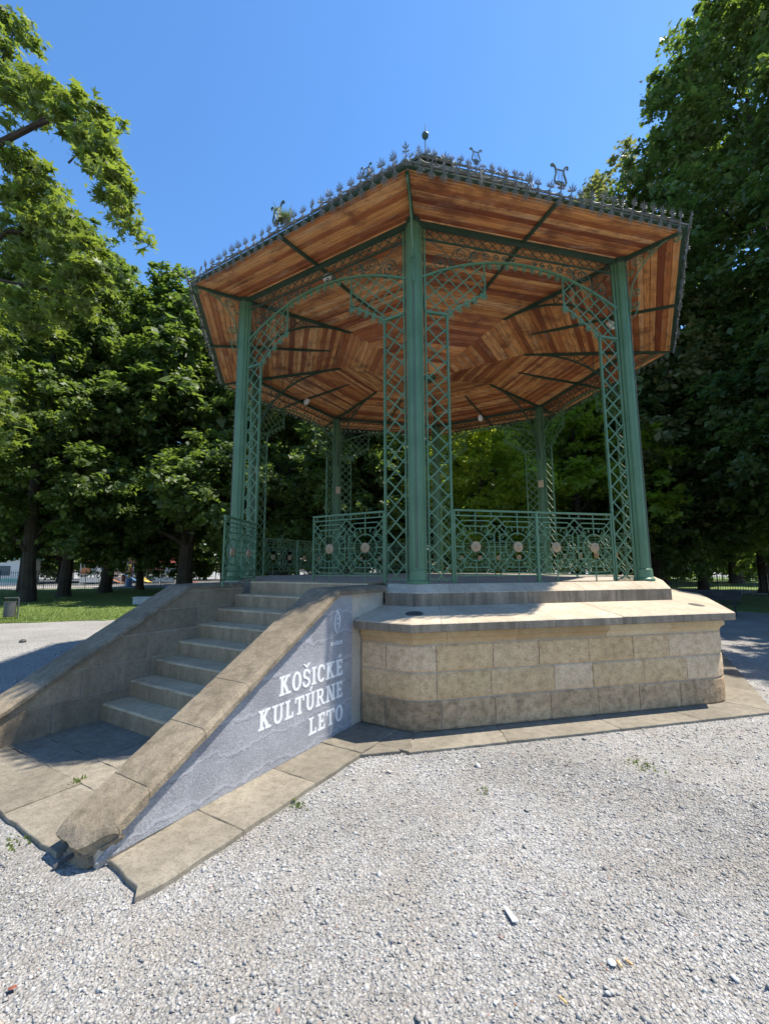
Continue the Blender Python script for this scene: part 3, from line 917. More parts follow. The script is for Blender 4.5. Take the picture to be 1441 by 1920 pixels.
GL = {
 'K': lambda: (stem(.2) + quad((.27, .46), (.55, .95), .19) + quad((.60, .05), (.36, .55), .2) + [rect(.42, .88, .74, 1), rect(.44, 0, .80, SH)], .80),
 'O': lambda: (ring(.34, .5, .34, .515, .19, .13, 0, 360, 28), .68),
 'S': g_S,
 'I': lambda: (stem(.2), .40),
 'C': lambda: (ring(.34, .5, .34, .515, .19, .13, 42, 318, 22) + [rect(.49, .66, .62, .92)], .64),
 'E': g_E,
 'U': lambda: ([rect(.11, .32, .29, 1), rect(.53, .32, .69, 1), rect(0, .88, .38, 1), rect(.44, .88, .78, 1)] + ring(.40, .33, .29, .345, .18, .14, 180, 360, 14), .78),
 'L': lambda: (stem(.2) + [rect(.2, 0, .62, .14), rect(.5, 0, .62, .3)], .64),
 'T': lambda: (stem(.36) + [rect(.0, .86, .72, 1), rect(0, .68, .12, 1), rect(.60, .68, .72, 1)], .72),
 'R': lambda: (stem(.2) + [rect(.2, .87, .42, 1), rect(.2, .43, .42, .56)] + ring(.40, .715, .27, .285, .18, .13, -90, 90, 12) + quad((.66, .0), (.42, .5), .19) + [rect(.58, 0, .82, SH)], .80),
 'N': lambda: (stem(.17, w=.15) + stem(.68, w=.15) + quad((.62, 0.02), (.22, .98), .19), .85),
}
def text_line(name, txt, s_left, s_right, z0, h, mat, t_base=1.396, acc={}):
    glyphs = []; x = 0
    for i, ch in enumerate(txt):
        polys, w = GL[ch]()
        polys = list(polys)
        if i in acc:
            if acc[i] == 'acute': polys += acute(w / 2)
            else: polys += [[(w / 2 - .26, 1.30), (w / 2 - .12, 1.30), (w / 2 + .05, 1.08), (w / 2 - .05, 1.08)], [(w / 2 + .12, 1.30), (w / 2 + .26, 1.30), (w / 2 + .05, 1.081), (w / 2 - .05, 1.081)]]
        glyphs.append((x, polys)); x += w + 0.07
    W = x - 0.07; sc = (s_left - s_right) / W
    mb = MB()
    for x0, polys in glyphs:
        for q, p in enumerate(polys):
            hgt = 0.0022 + 0.00006 * q
            mb.loft([[st(s_left - (x0 + a) * sc, t_base, z0 + b * h) for a, b in p], [st(s_left - (x0 + a) * sc, t_base + hgt, z0 + b * h) for a, b in p]])
    o = obj(name, mb.mesh(name, mat), panel, PMx)
    return o
text_line('lettering', 'KOSICKE', 6.213, 5.291, 0.634, 0.165, M['letter'], acc={2: 'caron', 6: 'acute'})['label'] = 'white slab lettering KOŠICKÉ'
text_line('lettering', 'KULTURNE', 6.44, 5.289, 0.415, 0.160, M['letter'], acc={4: 'acute'})['label'] = 'white slab lettering KULTÚRNE'
text_line('lettering', 'LETO', 5.818, 5.289, 0.185, 0.157, M['letter'])['label'] = 'white slab lettering LETO'
text_line('small_lettering', 'KOSICE', 5.50, 5.30, 0.953, 0.034, M['logo'], acc={2: 'caron'})['label'] = 'small pale lettering KOŠICE'
# crescent emblem
mb = MB()
def crescent(cs, cz, r, a0, a1, wmax, k):
    rows = []
    n = 18
    for i in range(n + 1):
        a = rad(a0 + (a1 - a0) * i / n); w = max(.002, wmax * math.sin(PI * i / n))
        rr = [r - w / 2, r + w / 2]
        rows.append([st(cs - rr[0] * .62 * math.cos(a), 1.396, cz + rr[0] * math.sin(a)), st(cs - rr[1] * .62 * math.cos(a), 1.396, cz + rr[1] * math.sin(a)),
                     st(cs - rr[1] * .62 * math.cos(a), 1.3982 + k, cz + rr[1] * math.sin(a)), st(cs - rr[0] * .62 * math.cos(a), 1.3982 + k, cz + rr[0] * math.sin(a))])
    mb.loft(rows)
crescent(5.36, 1.175, 0.115, 115, 262, 0.022, 0)
crescent(5.42, 1.185, 0.115, -55, 95, 0.026, .0001)
for cs, cz, r in ((5.385, 1.215, .009), (5.385, 1.165, .011)):
    mb.loft([[st(cs + r * math.cos(2 * PI * k / 12), 1.396, cz + r * math.sin(2 * PI * k / 12)) for k in range(12)], [st(cs + r * math.cos(2 * PI * k / 12), 1.3983, cz + r * math.sin(2 * PI * k / 12)) for k in range(12)]])
obj('emblem', mb.mesh('emblem', M['logo']), panel, PMx)
# ================================================================== CEILING AND ROOF
HIP = [(0.0, 6.30), (2.25, 6.735), (4.5, 6.615), (5.42, 6.53)]
def ceil_z(a):
    r = a / C8
    for (r0, z0), (r1, z1) in zip(HIP, HIP[1:]):
        if r <= r1: return z0 + (z1 - z0) * (r - r0) / (r1 - r0)
    return HIP[-1][1]
a_in, a_out = 2.25 * C8, 5.38 * C8
bounds = [0.10 + (a_in - 0.10) * i / 17 for i in range(18)] + [a_in + (a_out - a_in) * i / 30 for i in range(1, 31)]
mb = MB()
for k in range(8):          # dark underlay above the boards
    rows = []
    for (r, z) in HIP[::-1]:
        a = vdir(k) * r; b = vdir(k + 1) * r
        rows.append((tuple(a + Vector((0, 0, z + .045))), tuple(b + Vector((0, 0, z + .045)))))
    for i in range(3):
        mb.add([rows[i][0], rows[i][1], rows[i + 1][1], rows[i + 1][0]], [(0, 1, 2, 3)] if i < 2 else [(0, 1, 2)])
ceiling = obj('ceiling', mb.mesh('ceiling_underlay', M['redwall']), band)
rng = random.Random(5)
boards = []
for i in range(len(bounds) - 1):
    a0, a1 = bounds[i] + 0.0025, bounds[i + 1] - 0.0025
    z0, z1 = ceil_z(a0), ceil_z(a1)
    h0, h1 = a0 * T8 - 0.003, a1 * T8 - 0.003
    c = 0.006
    mb = MB()
    # underside with small bevels
    mb.loft([[(-h0, a0, z0 + c), (-h0, a0 + c, z0), (-h1, a1 - c, z1), (-h1, a1, z1 + c), (-h1, a1, z1 + .024), (-h0, a0, z0 + .024)],
             [(h0, a0, z0 + c), (h0, a0 + c, z0), (h1, a1 - c, z1), (h1, a1, z1 + c), (h1, a1, z1 + .024), (h0, a0, z0 + .024)]])
    boards.append((mb, mb.mesh('plank', M['wood'])))
far = MB()
for k in range(8):
    fm = face_matrix(k)
    if k in (3, 4):
        for mb, me in boards:
            far.add([tuple(fm @ Vector(v)) for v in mb.v], mb.f)
        continue
    for mb, me in boards:
        o = obj('plank', me, ceiling, Matrix.Translation((0, 0, rng.uniform(-.003, .003))) @ fm)
stuffpart(obj('far_planks', far.mesh('far_planks', M['wood_isl']), ceiling))
mb = MB(); mb.lathe([(0.0, 6.20), (0.05, 6.20), (0.09, 6.24), (0.13, 6.27), (0.16, 6.30), (0.16, 6.36), (0, 6.36)], 16)
obj('ceiling_boss', mb.mesh('ceiling_boss', M['green_dark']), ceiling)

def frustum(R0, z0, R1, z1, t=0.04):
    mb = MB(); mb.loft([octpoly(R0, z0), octpoly(R1, z1), octpoly(max(R1 - .02, 0.001), z1 - t), octpoly(R0 - .02, z0 - t)], True, False)
    return mb
roof = obj('roof', frustum(5.42, 6.575, 2.45, 8.30, .01).mesh('roof', M['roof']), band)
mb = MB(); mb.loft([octpoly(2.5, 8.2), octpoly(2.5, 9.17)], True, False)
obj('lantern_wall', mb.mesh('lantern_wall', M['redwall']), roof)
mb = MB(); mb.loft([octpoly(2.90, 9.15), octpoly(2.94, 9.16), octpoly(2.94, 9.22), octpoly(2.90, 9.24)], True, True)
obj('lantern_eave', mb.mesh('lantern_eave', M['green_dark']), roof)
obj('upper_roof', frustum(2.92, 9.26, 0.55, 11.45).mesh('upper_roof', M['roof']), roof)
mb = MB(); mb.loft([octpoly(0.5, 11.2), octpoly(0.5, 11.55)], True, False)
obj('cupola_wall', mb.mesh('cupola_wall', M['redwall']), roof)
mb = MB(); mb.loft([octpoly(0.88, 11.50), octpoly(0.90, 11.53), octpoly(0.45, 11.66), octpoly(0.14, 11.95), octpoly(0.05, 12.2)], True, True)
obj('cupola_roof', mb.mesh('cupola_roof', M['green_dark']), roof)
mb = MB(); mb.tube([(0, 0, 12.2), (0, 0, 12.95), (0, 0, 13.35)], [0.016, 0.014, 0.004], 6)
mb.lathe([(0.0, -.12), (0.03, -.1), (0.075, -.045), (0.09, 0.01), (0.08, 0.055), (0.04, 0.085), (0.0, 0.09)], 14, (0, 0, 13.0))
obj('spire', mb.mesh('spire', M['green_dark']), roof)
mb = MB()
rows = [octpoly(5.34, 6.535), octpoly(5.425, 6.535), octpoly(5.432, 6.54), octpoly(5.432, 6.562), octpoly(5.42, 6.57), octpoly(5.34, 6.57)]
mb.loft(rows, True, False)
obj('gutter', mb.mesh('gutter', M['green_dark']), roof)

# ---- cresting: solid palmettes up and down with linking arcs
def spiral(c, r0, r1, a0, turns, n=16):
    return [(c[0] + (r0 + (r1 - r0) * i / n) * math.cos(rad(a0) + 2 * PI * turns * i / n), 0, c[1] + (r0 + (r1 - r0) * i / n) * math.sin(rad(a0) + 2 * PI * turns * i / n)) for i in range(n + 1)]
def palm_unit(sp=0.158, s=1.0, link=True):
    mb = MB()
    mb.bar((0, 0, -.10 * s), (0, 0, .10 * s), .014 * s, .012 * s)
    for a, l in ((-66, .075), (-44, .095), (-22, .12), (0, .145), (22, .12), (44, .095), (66, .075)):
        d = Vector((math.sin(rad(a)), 0, math.cos(rad(a))))
        mb.leaf3(Vector((0, 0, .07 * s)), Vector((0, 0, .07 * s)) + d * l * s, .019 * s, .014 * s)
    for a, l in ((-34, .11), (-16, .14), (0, .15), (16, .14), (34, .11)):
        d = Vector((math.sin(rad(a)), 0, -math.cos(rad(a))))
        mb.leaf3(Vector((0, 0, -.045 * s)), Vector((0, 0, -.045 * s)) + d * l * s, .016 * s, .012 * s)
    for x in (-.028, .028):
        mb.leaf3((x * .3 * s, 0, -.02 * s), (x * s, 0, .035 * s), .018 * s, .012 * s)
    if link:
        h = sp / 2
        mb.tube([(h + h * math.cos(rad(180 + a)) * 1.0, 0, .055 * s + .045 * s * math.sin(rad(180 + a))) for a in range(0, 181, 22)], .008 * s, 4)
        mb.tube([(h + h * math.cos(rad(180 - a)) * 1.0, 0, -.045 * s + .05 * s * math.sin(rad(a))) for a in range(0, 181, 22)], .010 * s, 4)
    return mb
pal_mb = palm_unit(); pal_me = pal_mb.mesh('palmette', M['iron'])
big_mb = MB()
big_mb.bar((0, 0, -.16), (0, 0, .26), .022, .02)
for a, l, b in ((-62, .10, .10), (-34, .14, .15), (0, .17, .17), (34, .14, .15), (62, .10, .10)):
    d = Vector((math.sin(rad(a)), 0, math.cos(rad(a))))
    big_mb.leaf3((0, 0, b), Vector((0, 0, b)) + d * l, .04, .022)
for sg in (-1, 1):
    big_mb.tube([(sg * (.015 + .05 * math.sin(rad(a))), 0, .02 + .10 * a / 150) for a in range(0, 200, 25)], .008, 4)
    big_mb.tube([(sg * (.01 + .06 * math.sin(rad(a))), 0, -.03 - .10 * a / 150) for a in range(0, 180, 25)], .009, 4)
big_me = big_mb.mesh('corner_palmette', M['iron'])
def lyre_mesh():
    mb = MB()
    for sg in (-1, 1):
        pts = [(sg * .018, 0, .03), (sg * .06, 0, .035), (sg * .085, 0, .07), (sg * .075, 0, .12), (sg * .055, 0, .18), (sg * .058, 0, .24), (sg * .08, 0, .285), (sg * .105, 0, .30), (sg * .118, 0, .285), (sg * .112, 0, .265), (sg * .098, 0, .268)]
        mb.tube(pts, .0125, 6)
    mb.bar((-.062, 0, .235), (.062, 0, .235), .012, .012)
    mb.bar((-.05, 0, .065), (.05, 0, .065), .012, .012)
    for x in (-.03, -.012, .012, .03):
        mb.tube([(x, 0, .065), (x, 0, .235)], .0028, 4)
    mb.bar((0, 0, -.02), (0, 0, .05), .02, .012)
    mb.tube([(-.04, 0, .01), (-.02, 0, .03), (.02, 0, .03), (.04, 0, .01)], .008, 4)
    return mb.mesh('lyre', M['green_dark'])
lyre_me = lyre_mesh()
def cresting(R, z, n, sc, sides_individual, lyre_sides, ly_s, tilt):
    half = R * math.sin(PI / 8); sp = 2 * half / (n + 1)
    rest = MB()
    for k in range(8):
        fm = face_matrix(k)
        mb = MB(); y = R * C8
        mb.bar((-half, y, z), (half, y, z), .022 * sc, .014, (0, 1, 0))
        rail = obj('cresting', mb.mesh('cresting_rail', M['iron']), roof, fm)
        for i in range(1, n + 1):
            lm = Matrix.Translation((-half + sp * i, y + .012, z)) @ Matrix.Rotation(tilt + rng.gauss(0, .13), 4, 'X') @ Matrix.Rotation(rng.gauss(0, .09), 4, 'Y') @ Matrix.Rotation(rng.gauss(0, .25), 4, 'Z') @ Matrix.Diagonal((sp / .158, 1, sc * rng.uniform(.93, 1.07), 1))
            if k in sides_individual:
                obj('palmette', pal_me, rail, lm)
            else:
                rest.add([tuple(fm @ lm @ Vector(v)) for v in pal_mb.v], pal_mb.f)
        if k in lyre_sides:
            obj('lyre', lyre_me, rail, Matrix.Translation((0, y + .03, z + .10)) @ Matrix.Diagonal((ly_s, ly_s, ly_s, 1)))
    if rest.v:
        stuffpart(obj('far_palmettes', rest.mesh('far_palmettes', M['iron']), roof))
    for k in range(8):
        w = vdir(k) * (R + .02)
        cm = col_matrix(k).copy()
        cm2 = Matrix((cm.col[1].xyz, -cm.col[0].xyz, Vector((0, 0, 1)))).transposed().to_4x4()
        cm2.translation = (w.x, w.y, z + .02)
        obj('corner_palmette', big_me, roof, cm2 @ Matrix.Rotation(-tilt * 1.2, 4, 'X') @ Matrix.Diagonal((sc * .62, sc * .62, sc * .62, 1)))
cresting(5.46, 6.56, 25, 0.86, (0, 1, 6, 7, 2, 5), range(8), 1.05, rad(-14))
cresting(2.97, 9.26, 13, 0.88, (7, 0, 1, 6), (0, 7, 1, 6, 2, 5), 1.0, rad(-5))

# ================================================================== BAY IRONWORK  (bay frame: u, inward, z)
UB0, UB1 = 0.155, SIDE - 0.155
MID = SIDE / 2
def arch(u): return 5.78 + 0.435 * (1 - ((u - MID) / (MID - .155)) ** 2)
def lattice(mb, inside, u0, u1, z0, z1, sp, uc, zc, w, d, slope=1.0):
    # two families of diagonal straps clipped to a region
    for fam, sg in ((0, 1), (1, -1)):
        span = (z1 - z0) + slope * (u1 - u0) * 1.0
        k0 = int(-span / sp) - 2; k1 = int(span / sp) + 2
        for k in range(k0, k1 + 1):
            base = zc + k * sp - sg * slope * uc
            run = None; npt = 90
            for i in range(npt + 1):
                u = u0 + (u1 - u0) * i / npt; z = base + sg * slope * u
                ins = z0 - 1e-6 <= z <= z1 + 1e-6 and inside(u, z)
                if ins and run is None: run = (u, z)
                if ins: last = (u, z)
                if (not ins or i == npt) and run is not None:
                    if math.hypot(last[0] - run[0], last[1] - run[1]) > 0.03:
                        yy = .004 if fam else -.004
                        mb.bar((run[0], yy, run[1]), (last[0], yy, last[1]), w, d, ext=.008)
                    run = None
# lattice strip beside a column
def strip_mesh(u0, u1, outer):
    mb = MB()
    lattice(mb, lambda u, z: True, u0 + .012, u1 - .012, FZ + .03, 5.23, 0.232, (u0 + u1) / 2, FZ + .1, .019, .008)
    me = mb.mesh('lattice', M['green'])
    mf = MB()
    for u, w, d in ((outer, .026, .036), (u0 + u1 - outer, .02, .025)):
        mf.box((u - w / 2, -d / 2, FZ), (u + w / 2, d / 2, 5.25))
    mf.box((u0, -.022, 5.23), (u1 + .0, .022, 5.262))
    mf.box((u0, -.012, FZ + .05), (u1, .012, FZ + .062))
    return me, mf.mesh('lattice_frame', M['green'])
LAT_A = strip_mesh(UB0, 0.475, 0.475); LAT_B = strip_mesh(SIDE - 0.475, SIDE - UB0, SIDE - 0.475)
# lattice bracket under the arch
def leafcurve(u): return 5.25 + (5.665 - 5.25) * ((u - .475) / (1.07 - .475)) ** 0.9
def bracket_mesh(flip):
    mb = MB(); f = (lambda u: SIDE - u) if flip else (lambda u: u)
    def ins(u, z):
        if z > arch(u) - .012: return False
        if u < .475: return z > 5.25
        return u < 1.07 and z > leafcurve(u)
    tmp = MB(); lattice(tmp, ins, UB0, 1.07, 5.24, 6.2, 0.215, .31, 5.36, .017, .008)
    mb.add([(f(v[0]), v[1], v[2]) for v in tmp.v], tmp.f)
    mb.bar((f(1.07), 0, 5.62), (f(1.07), 0, arch(1.07)), .024, .016)
    pts = [(f(.475 + .595 * i / 10), 0, leafcurve(.475 + .595 * i / 10)) for i in range(11)]
    mb.ribbon(pts, .02, .016)
    mb.bar((f(UB0), 0, 5.26), (f(UB0), 0, 6.5), .026, .03)
    return mb.mesh('lattice_bracket', M['green'])
BR = [bracket_mesh(False), bracket_mesh(True)]
mb = MB()
for a, l in ((-62, .075), (-28, .10), (0, .125), (28, .10), (62, .075)):
    d = Vector((math.sin(rad(a)), 0, -math.cos(rad(a)))); mb.leaf3((0, 0, .01), Vector((0, 0, .01)) + d * l, .024, .014)
mb.bar((0, 0, .03), (0, 0, -.03), .03, .012)
DROP = mb.mesh('leaf_drop', M['green'])
DROPS = []
for i in range(9):
    u = 1.16 + (SIDE - 2.32) * i / 8; DROPS.append((u, arch(u) - .04, 0, .85))
for fl in (0, 1):
    for i in range(5):
        u = .52 + .50 * i / 4; DROPS.append(((SIDE - u) if fl else u, leafcurve(u), -32 if fl else 32, 1.05))
    DROPS.append(((SIDE - .475) if fl else .475, 5.235, 0, .9)); DROPS.append(((SIDE - 1.07) if fl else 1.07, 5.64, 0, .9))
mb = MB()
pts = [(UB0 - .03 + (SIDE - 2 * UB0 + .06) * i / 36, 0, arch(UB0 - .03 + (SIDE - 2 * UB0 + .06) * i / 36)) for i in range(37)]
mb.ribbon(pts, .032, .032)
ARCH = mb.mesh('arch_rib', M['green'])
mb = MB()
mb.box((.05, -.028, 6.535), (SIDE - .05, .028, 6.60))
BEAM = mb.mesh('beam', M['green_dark'])
mb = MB()
lattice(mb, lambda u, z: True, UB0, UB1, 6.365, 6.53, 0.165, MID, 6.447, .013, .008)
mb.box((UB0 - .04, -.012, 6.345), (UB1 + .04, .012, 6.365))
FRIEZE = mb.mesh('frieze_lattice', M['green_dark'])
mb = MB()
for fl in (0, 1):
    f = (lambda p: (SIDE - p[0], p[1], p[2])) if fl else (lambda p: p)
    def T(pts, r=.009): mb.tube([f(p) for p in pts], r, 4)
    T(spiral((.40, 6.03), .155, .03, 250, 2.1, 34), .010)
    T(spiral((.235, 5.90), .06, .015, 60, 1.3, 14))
    T([(.18, 0, 6.33), (.24, 0, 6.335), (.32, 0, 6.30), (.45, 0, 6.22), (.56, 0, 6.12)])
    T(spiral((.70, 6.215), .10, .02, 200, 1.7, 24))
    T(spiral((.58, 6.055), .055, .012, 120, 1.4, 14))
    T(spiral((.92, 6.245), .075, .018, 180, 1.6, 20))
    T(spiral((.84, 6.14), .045, .012, -20, 1.3, 12))
    T(spiral((1.11, 6.262), .06, .015, 180, 1.5, 18))
    T(spiral((1.27, 6.272), .05, .012, 180, 1.5, 16))
    T(spiral((1.41, 6.28), .042, .012, 180, 1.5, 14))
    T(spiral((1.54, 6.283), .038, .012, 180, 1.5, 14))
    T([(.56, 0, 6.14), (.62, 0, 6.26), (.74, 0, 6.325), (.84, 0, 6.30), (.88, 0, 6.22)])
    T([(.78, 0, 6.14), (.86, 0, 6.2), (.95, 0, 6.33), (1.05, 0, 6.33), (1.07, 0, 6.25)])
    mb.lathe([(0.0, -.012), (.02, -.012), (.02, .012), (0, .012)], 8, f((.40, 0, 6.03)), 'y')
SCROLL = mb.mesh('spandrel_scrollwork', M['green_dark'])

# railing panels, two cells each, built in cell coordinates
ZM = 2.015
def rail_panel():
    mb = MB(); w = .0135; d = .012
    L, Rr = 0.0, 1.24
    zt, z2, zb = 2.50, 2.425, 1.635
    mb.box((L, -.022, zt - .018), (Rr, .022, zt + .006))
    mb.box((L, -.008, z2 - .008), (Rr, .008, z2 + .008)); mb.box((L, -.008, zb - .008), (Rr, .008, zb + .008))
    for u in (L + .011, Rr - .011):
        mb.box((u - .011, -.011, FZ + .01), (u + .011, .011, zt - .019))
    def inb(p): return min(max(p[0], L + .02), Rr - .02)
    def seg(p, q, y=0.0):
        # clip to panel width
        (x0, z0), (x1, z1) = p, q
        lo, hi = L + .02, Rr - .02
        if max(x0, x1) <= lo or min(x0, x1) >= hi: return
        def cl(a, b):
            if a[0] < lo: t = (lo - a[0]) / (b[0] - a[0]); return (lo, a[1] + (b[1] - a[1]) * t)
            if a[0] > hi: t = (hi - a[0]) / (b[0] - a[0]); return (hi, a[1] + (b[1] - a[1]) * t)
            return a
        a = cl((x0, z0), (x1, z1)); b = cl((x1, z1), (x0, z0))
        mb.bar((a[0], y, a[1]), (b[0], y, b[1]), w, d, ext=.004)
    for ci, cu in enumerate((.31, .93)):
        y = .002 if ci else -.002
        mb.tube([(cu + .188 * math.cos(2 * PI * i / 24), y, ZM + .188 * math.sin(2 * PI * i / 24)) for i in range(25)], .0105, 5)
        for sx in (-1, 1):
            for sz in (-1, 1):
                seg((cu + sx * .05, ZM + sz * .05), (cu + sx * .28, ZM + sz * .285), y * 2)
                # octagon
                seg((cu + sx * .195, ZM + sz * .345), (cu + sx * .346, ZM + sz * .19), y * 3)
                # zigzag
                seg((cu + sx * .31, ZM + sz * .40), (cu + sx * .175, ZM + sz * .272), y * 4)
                # volutes
                q = .138
                for cx, cz, a0, tr in ((q - .012, q + .085, -70, .74), (q + .078, q - .018, 150, -.74)):
                    pts = [(cu + sx * p[0], y, ZM + sz * p[2]) for p in spiral((cx, cz), .056, .046, a0 + (0 if tr > 0 else 0), tr, 14)]
                    pts = [(min(max(p[0], L + .015), Rr - .015), p[1], p[2]) for p in pts]
                    mb.tube(pts, .0095, 5)
                    pts = [(cu + sx * p[0], y, ZM + sz * p[2]) for p in spiral((cx * .92 + .012, cz * .92 + .012), .024, .012, a0 - 40, tr * .6, 7)]
                    mb.tube(pts, .008, 4)
            seg((cu + sx * .346, ZM + .19), (cu + sx * .346, ZM - .19), y * 3)
            seg((cu + sx * .16, ZM), (cu + sx * .31, ZM), 0)
        for sz in (-1, 1):
            seg((cu - .195, ZM + sz * .345), (cu + .195, ZM + sz * .345), y * 3)
            seg((cu - .175, ZM + sz * .272), (cu + .175, ZM + sz * .272), y * 4)
        mb.bar((cu, 0, ZM + .16), (cu, 0, zt - .02), w, d); mb.bar((cu, 0, ZM - .16), (cu, 0, FZ), w, d)
        for x in (-.235, .235):
            mb.bar((cu + x, 0, z2), (cu + x, 0, zt - .02), w * .9, d)
    return mb.mesh('railing_panel', M['green'])
RAIL = rail_panel()
mb = MB(); mb.lathe([(0.0, -.016), (.035, -.018), (.068, -.012), (.073, 0), (.068, .012), (.035, .018), (.022, .026), (0.0, .03)], 18, (0, 0, 0), 'y')
mb.lathe([(0.0, .03), (.018, .03), (.016, .036), (0.0, .038)], 10, (0, 0, 0), 'y')
MEDAL = mb.mesh('medallion', M['medal'])
mb = MB(); mb.box((-.02, -.02, FZ), (.02, .02, 2.505)); mb.box((-.03, -.03, FZ), (.03, .03, FZ + .012))
POST = mb.mesh('railing_post', M['green'])
# mid rafter in the bay frame (runs along the face normal at mid bay)
APO = R_COL * C8
mb = MB()
def rz(y): return ceil_z(APO - y)
ys = [-.86, -.4, 0.0, .6, 1.2, 1.75]
rows = []
for i, y in enumerate(ys):
    dp = .05 if i < len(ys) - 1 else .012
    rows.append([(MID - .018, y, rz(y) - .002), (MID + .018, y, rz(y) - .002), (MID + .018, y, rz(y) - dp), (MID - .018, y, rz(y) - dp)])
mb.loft(rows); MIDR = mb.mesh('rafter', M['green_dark'])

def add_panel(parent, mw, gate=False, name='railing_panel'):
    p = obj(name, RAIL, parent, mw)
    for cu in (.31, .93):
        obj('medallion', MEDAL, p, Matrix.Translation((cu, 0, ZM)))
    return p
for k in range(8):
    bm = bay_matrix(k)
    obj('beam', BEAM, band, bm)
    fr = obj('frieze', FRIEZE, band, bm)
    stuffpart(obj('scrollwork', SCROLL, fr))
    ar = obj('arch_rib', ARCH, band, bm)
    for q in BR: obj('lattice_bracket', q, ar)
    for (u, z, an, s_) in DROPS: obj('leaf_drop', DROP, ar, Matrix.Translation((u, 0, z)) @ Matrix.Rotation(rad(-an), 4, 'Y') @ Matrix.Diagonal((s_, 1, s_, 1)))
    for me, mf in (LAT_A, LAT_B):
        p = obj('lattice_frame', mf, band, bm)
        obj('lattice', me, p)
    obj('rafter', MIDR, band, bm)
    if k == 7:
        # fixed panel next to the front column, gate leaf swung open by the left column
        add_panel(band, bm @ Matrix.Translation((SIDE - .495 - 1.24, 0, 0)))
        hinge = bm @ Vector((.49, 0, 0))
        hx = Vector((math.cos(rad(-84)), math.sin(rad(-84)), 0)); hy = Vector((-hx.y, hx.x, 0))
        gm = Matrix((hx, hy, Vector((0, 0, 1)))).transposed().to_4x4(); gm.translation = hinge + Vector((0, 0, -.045))
        # hinge moved onto the outer lattice bar
        g = add_panel(band, gm, name='gate_leaf'); g['label'] = 'open gate leaf beside the left column'
    else:
        for u0 in (.497, SIDE - .497 - 1.24):
            add_panel(band, bm @ Matrix.Translation((u0, 0, 0)))
        obj('railing_post', POST, band, bm @ Matrix.Translation((MID, 0, 0)))

# ---- columns
def column_meshes():
    mb = MB()
    # fluted shaft: cross-section with flats, grooves
    sec = []
    for i in range(48):
        a = 2 * PI * i / 48
        r = .088 + (.009 if (i % 6) in (1, 2, 3, 4) else 0)
        sec.append((r * math.cos(a), r * math.sin(a)))
    mb.loft([[(x, y, FZ + .15) for x, y in sec], [(x * .97, y * .97, 6.60) for x, y in sec]])
    sh = mb.mesh('column', M['green'])
    ma = MB()
    # flanges towards both bays
    for s_ in (-1, 1):
        a = rad(90 + 22.5) * s_
        d = Vector((math.cos(a), math.sin(a), 0)); n = Vector((-d.y, d.x, 0))
        p0 = d * .08; p1 = d * .118
        q = [p0 - n * .018, p1 - n * .018, p1 + n * .018, p0 + n * .018]
        ma.hexa([tuple(v + Vector((0, 0, FZ + .02))) for v in q] + [tuple(v + Vector((0, 0, 6.58))) for v in q])
    fl = ma.mesh('flange', M['green'])
    mb = MB(); mb.lathe([(0, FZ), (.140, FZ), (.140, FZ + .03), (.125, FZ + .045), (.118, FZ + .05), (.113, FZ + .165), (.104, FZ + .175), (0, FZ + .175)], 24)
    bs = mb.mesh('column_base', M['green'], False)
    mb = MB(); mb.lathe([(0, 6.52), (.098, 6.52), (.102, 6.53), (.102, 6.61), (0, 6.61)], 16)
    cp = mb.mesh('column_cap', M['green_dark'])
    mb = MB(); mb.tube([(.104, .0, FZ + .2), (.102, .002, 3.5), (.100, -.002, 5.2), (.104, 0, 6.45), (.30, 0, 6.585), (.86, 0, 6.52)], .006, 5)
    cb = mb.mesh('cable', M['iron'])
    return sh, fl, bs, cp, cb
SHAFT, FLANGE, CBASE, CCAP, CABLE = column_meshes()
# hip rafter, inner brace and outer scroll bracket (radial frame, x from axis)
mb = MB(); rows = []
for r, dp in ((5.36, .03), (5.0, .055), (4.5, .065), (3.6, .065), (2.7, .055), (2.22, .012)):
    z = ceil_z(r * C8)
    rows.append([(r, -.022, z - .003), (r, .022, z - .003), (r, .022, z - dp), (r, -.022, z - dp)])
mb.loft(rows); HIPR = mb.mesh('hip_rafter', M['green_dark'])
mb = MB()
def arc(th): return (2.30 + 2.08 * (1 - (1 - th) ** 2) ** .5 if False else 4.38 - 2.10 * (1 - math.cos(th)), 0, 4.95 + 1.755 * math.sin(th))
mb.ribbon([arc(rad(a)) for a in range(0, 91, 5)], .034, .03)
BRACE = mb.mesh('curved_brace', M['green_dark'])
mb = MB()
def onarc(r): th = math.acos(max(-1, min(1, 1 - (4.38 - r) / 2.10))); return 4.95 + 1.755 * math.sin(th)
for r in (3.35, 3.75, 4.05):
    mb.bar((r, 0, onarc(r)), (r, 0, ceil_z(r * C8) - .04), .016, .012)
mb.bar((3.35, .004, onarc(3.35)), (3.75, .004, ceil_z(3.75 * C8) - .04), .016, .01); mb.bar((3.75, -.004, onarc(3.75)), (3.35, -.004, ceil_z(3.35 * C8) - .04), .016, .01)
mb.bar((3.75, .004, onarc(3.75)), (4.3, .004, 6.45), .016, .01)
STRUT = mb.mesh('brace_strut', M['green_dark'])
mb = MB()
mb.tube([(4.60, 0, 5.62), (4.62, 0, 5.85), (4.66, 0, 6.08), (4.76, 0, 6.25), (4.92, 0, 6.40), (5.10, 0, 6.50), (5.28, 0, 6.535)], .012, 5)
mb.tube(spiral((4.72, 5.93), .075, .018, 150, -1.5, 20)[::1] and [(p[0], 0, p[2]) for p in spiral((4.705, 5.93), .075, .018, 180, -1.5, 20)], .009, 4)
mb.tube([(p[0], 0, p[2]) for p in spiral((4.69, 5.74), .065, .018, 160, 1.4, 18)], .009, 4)
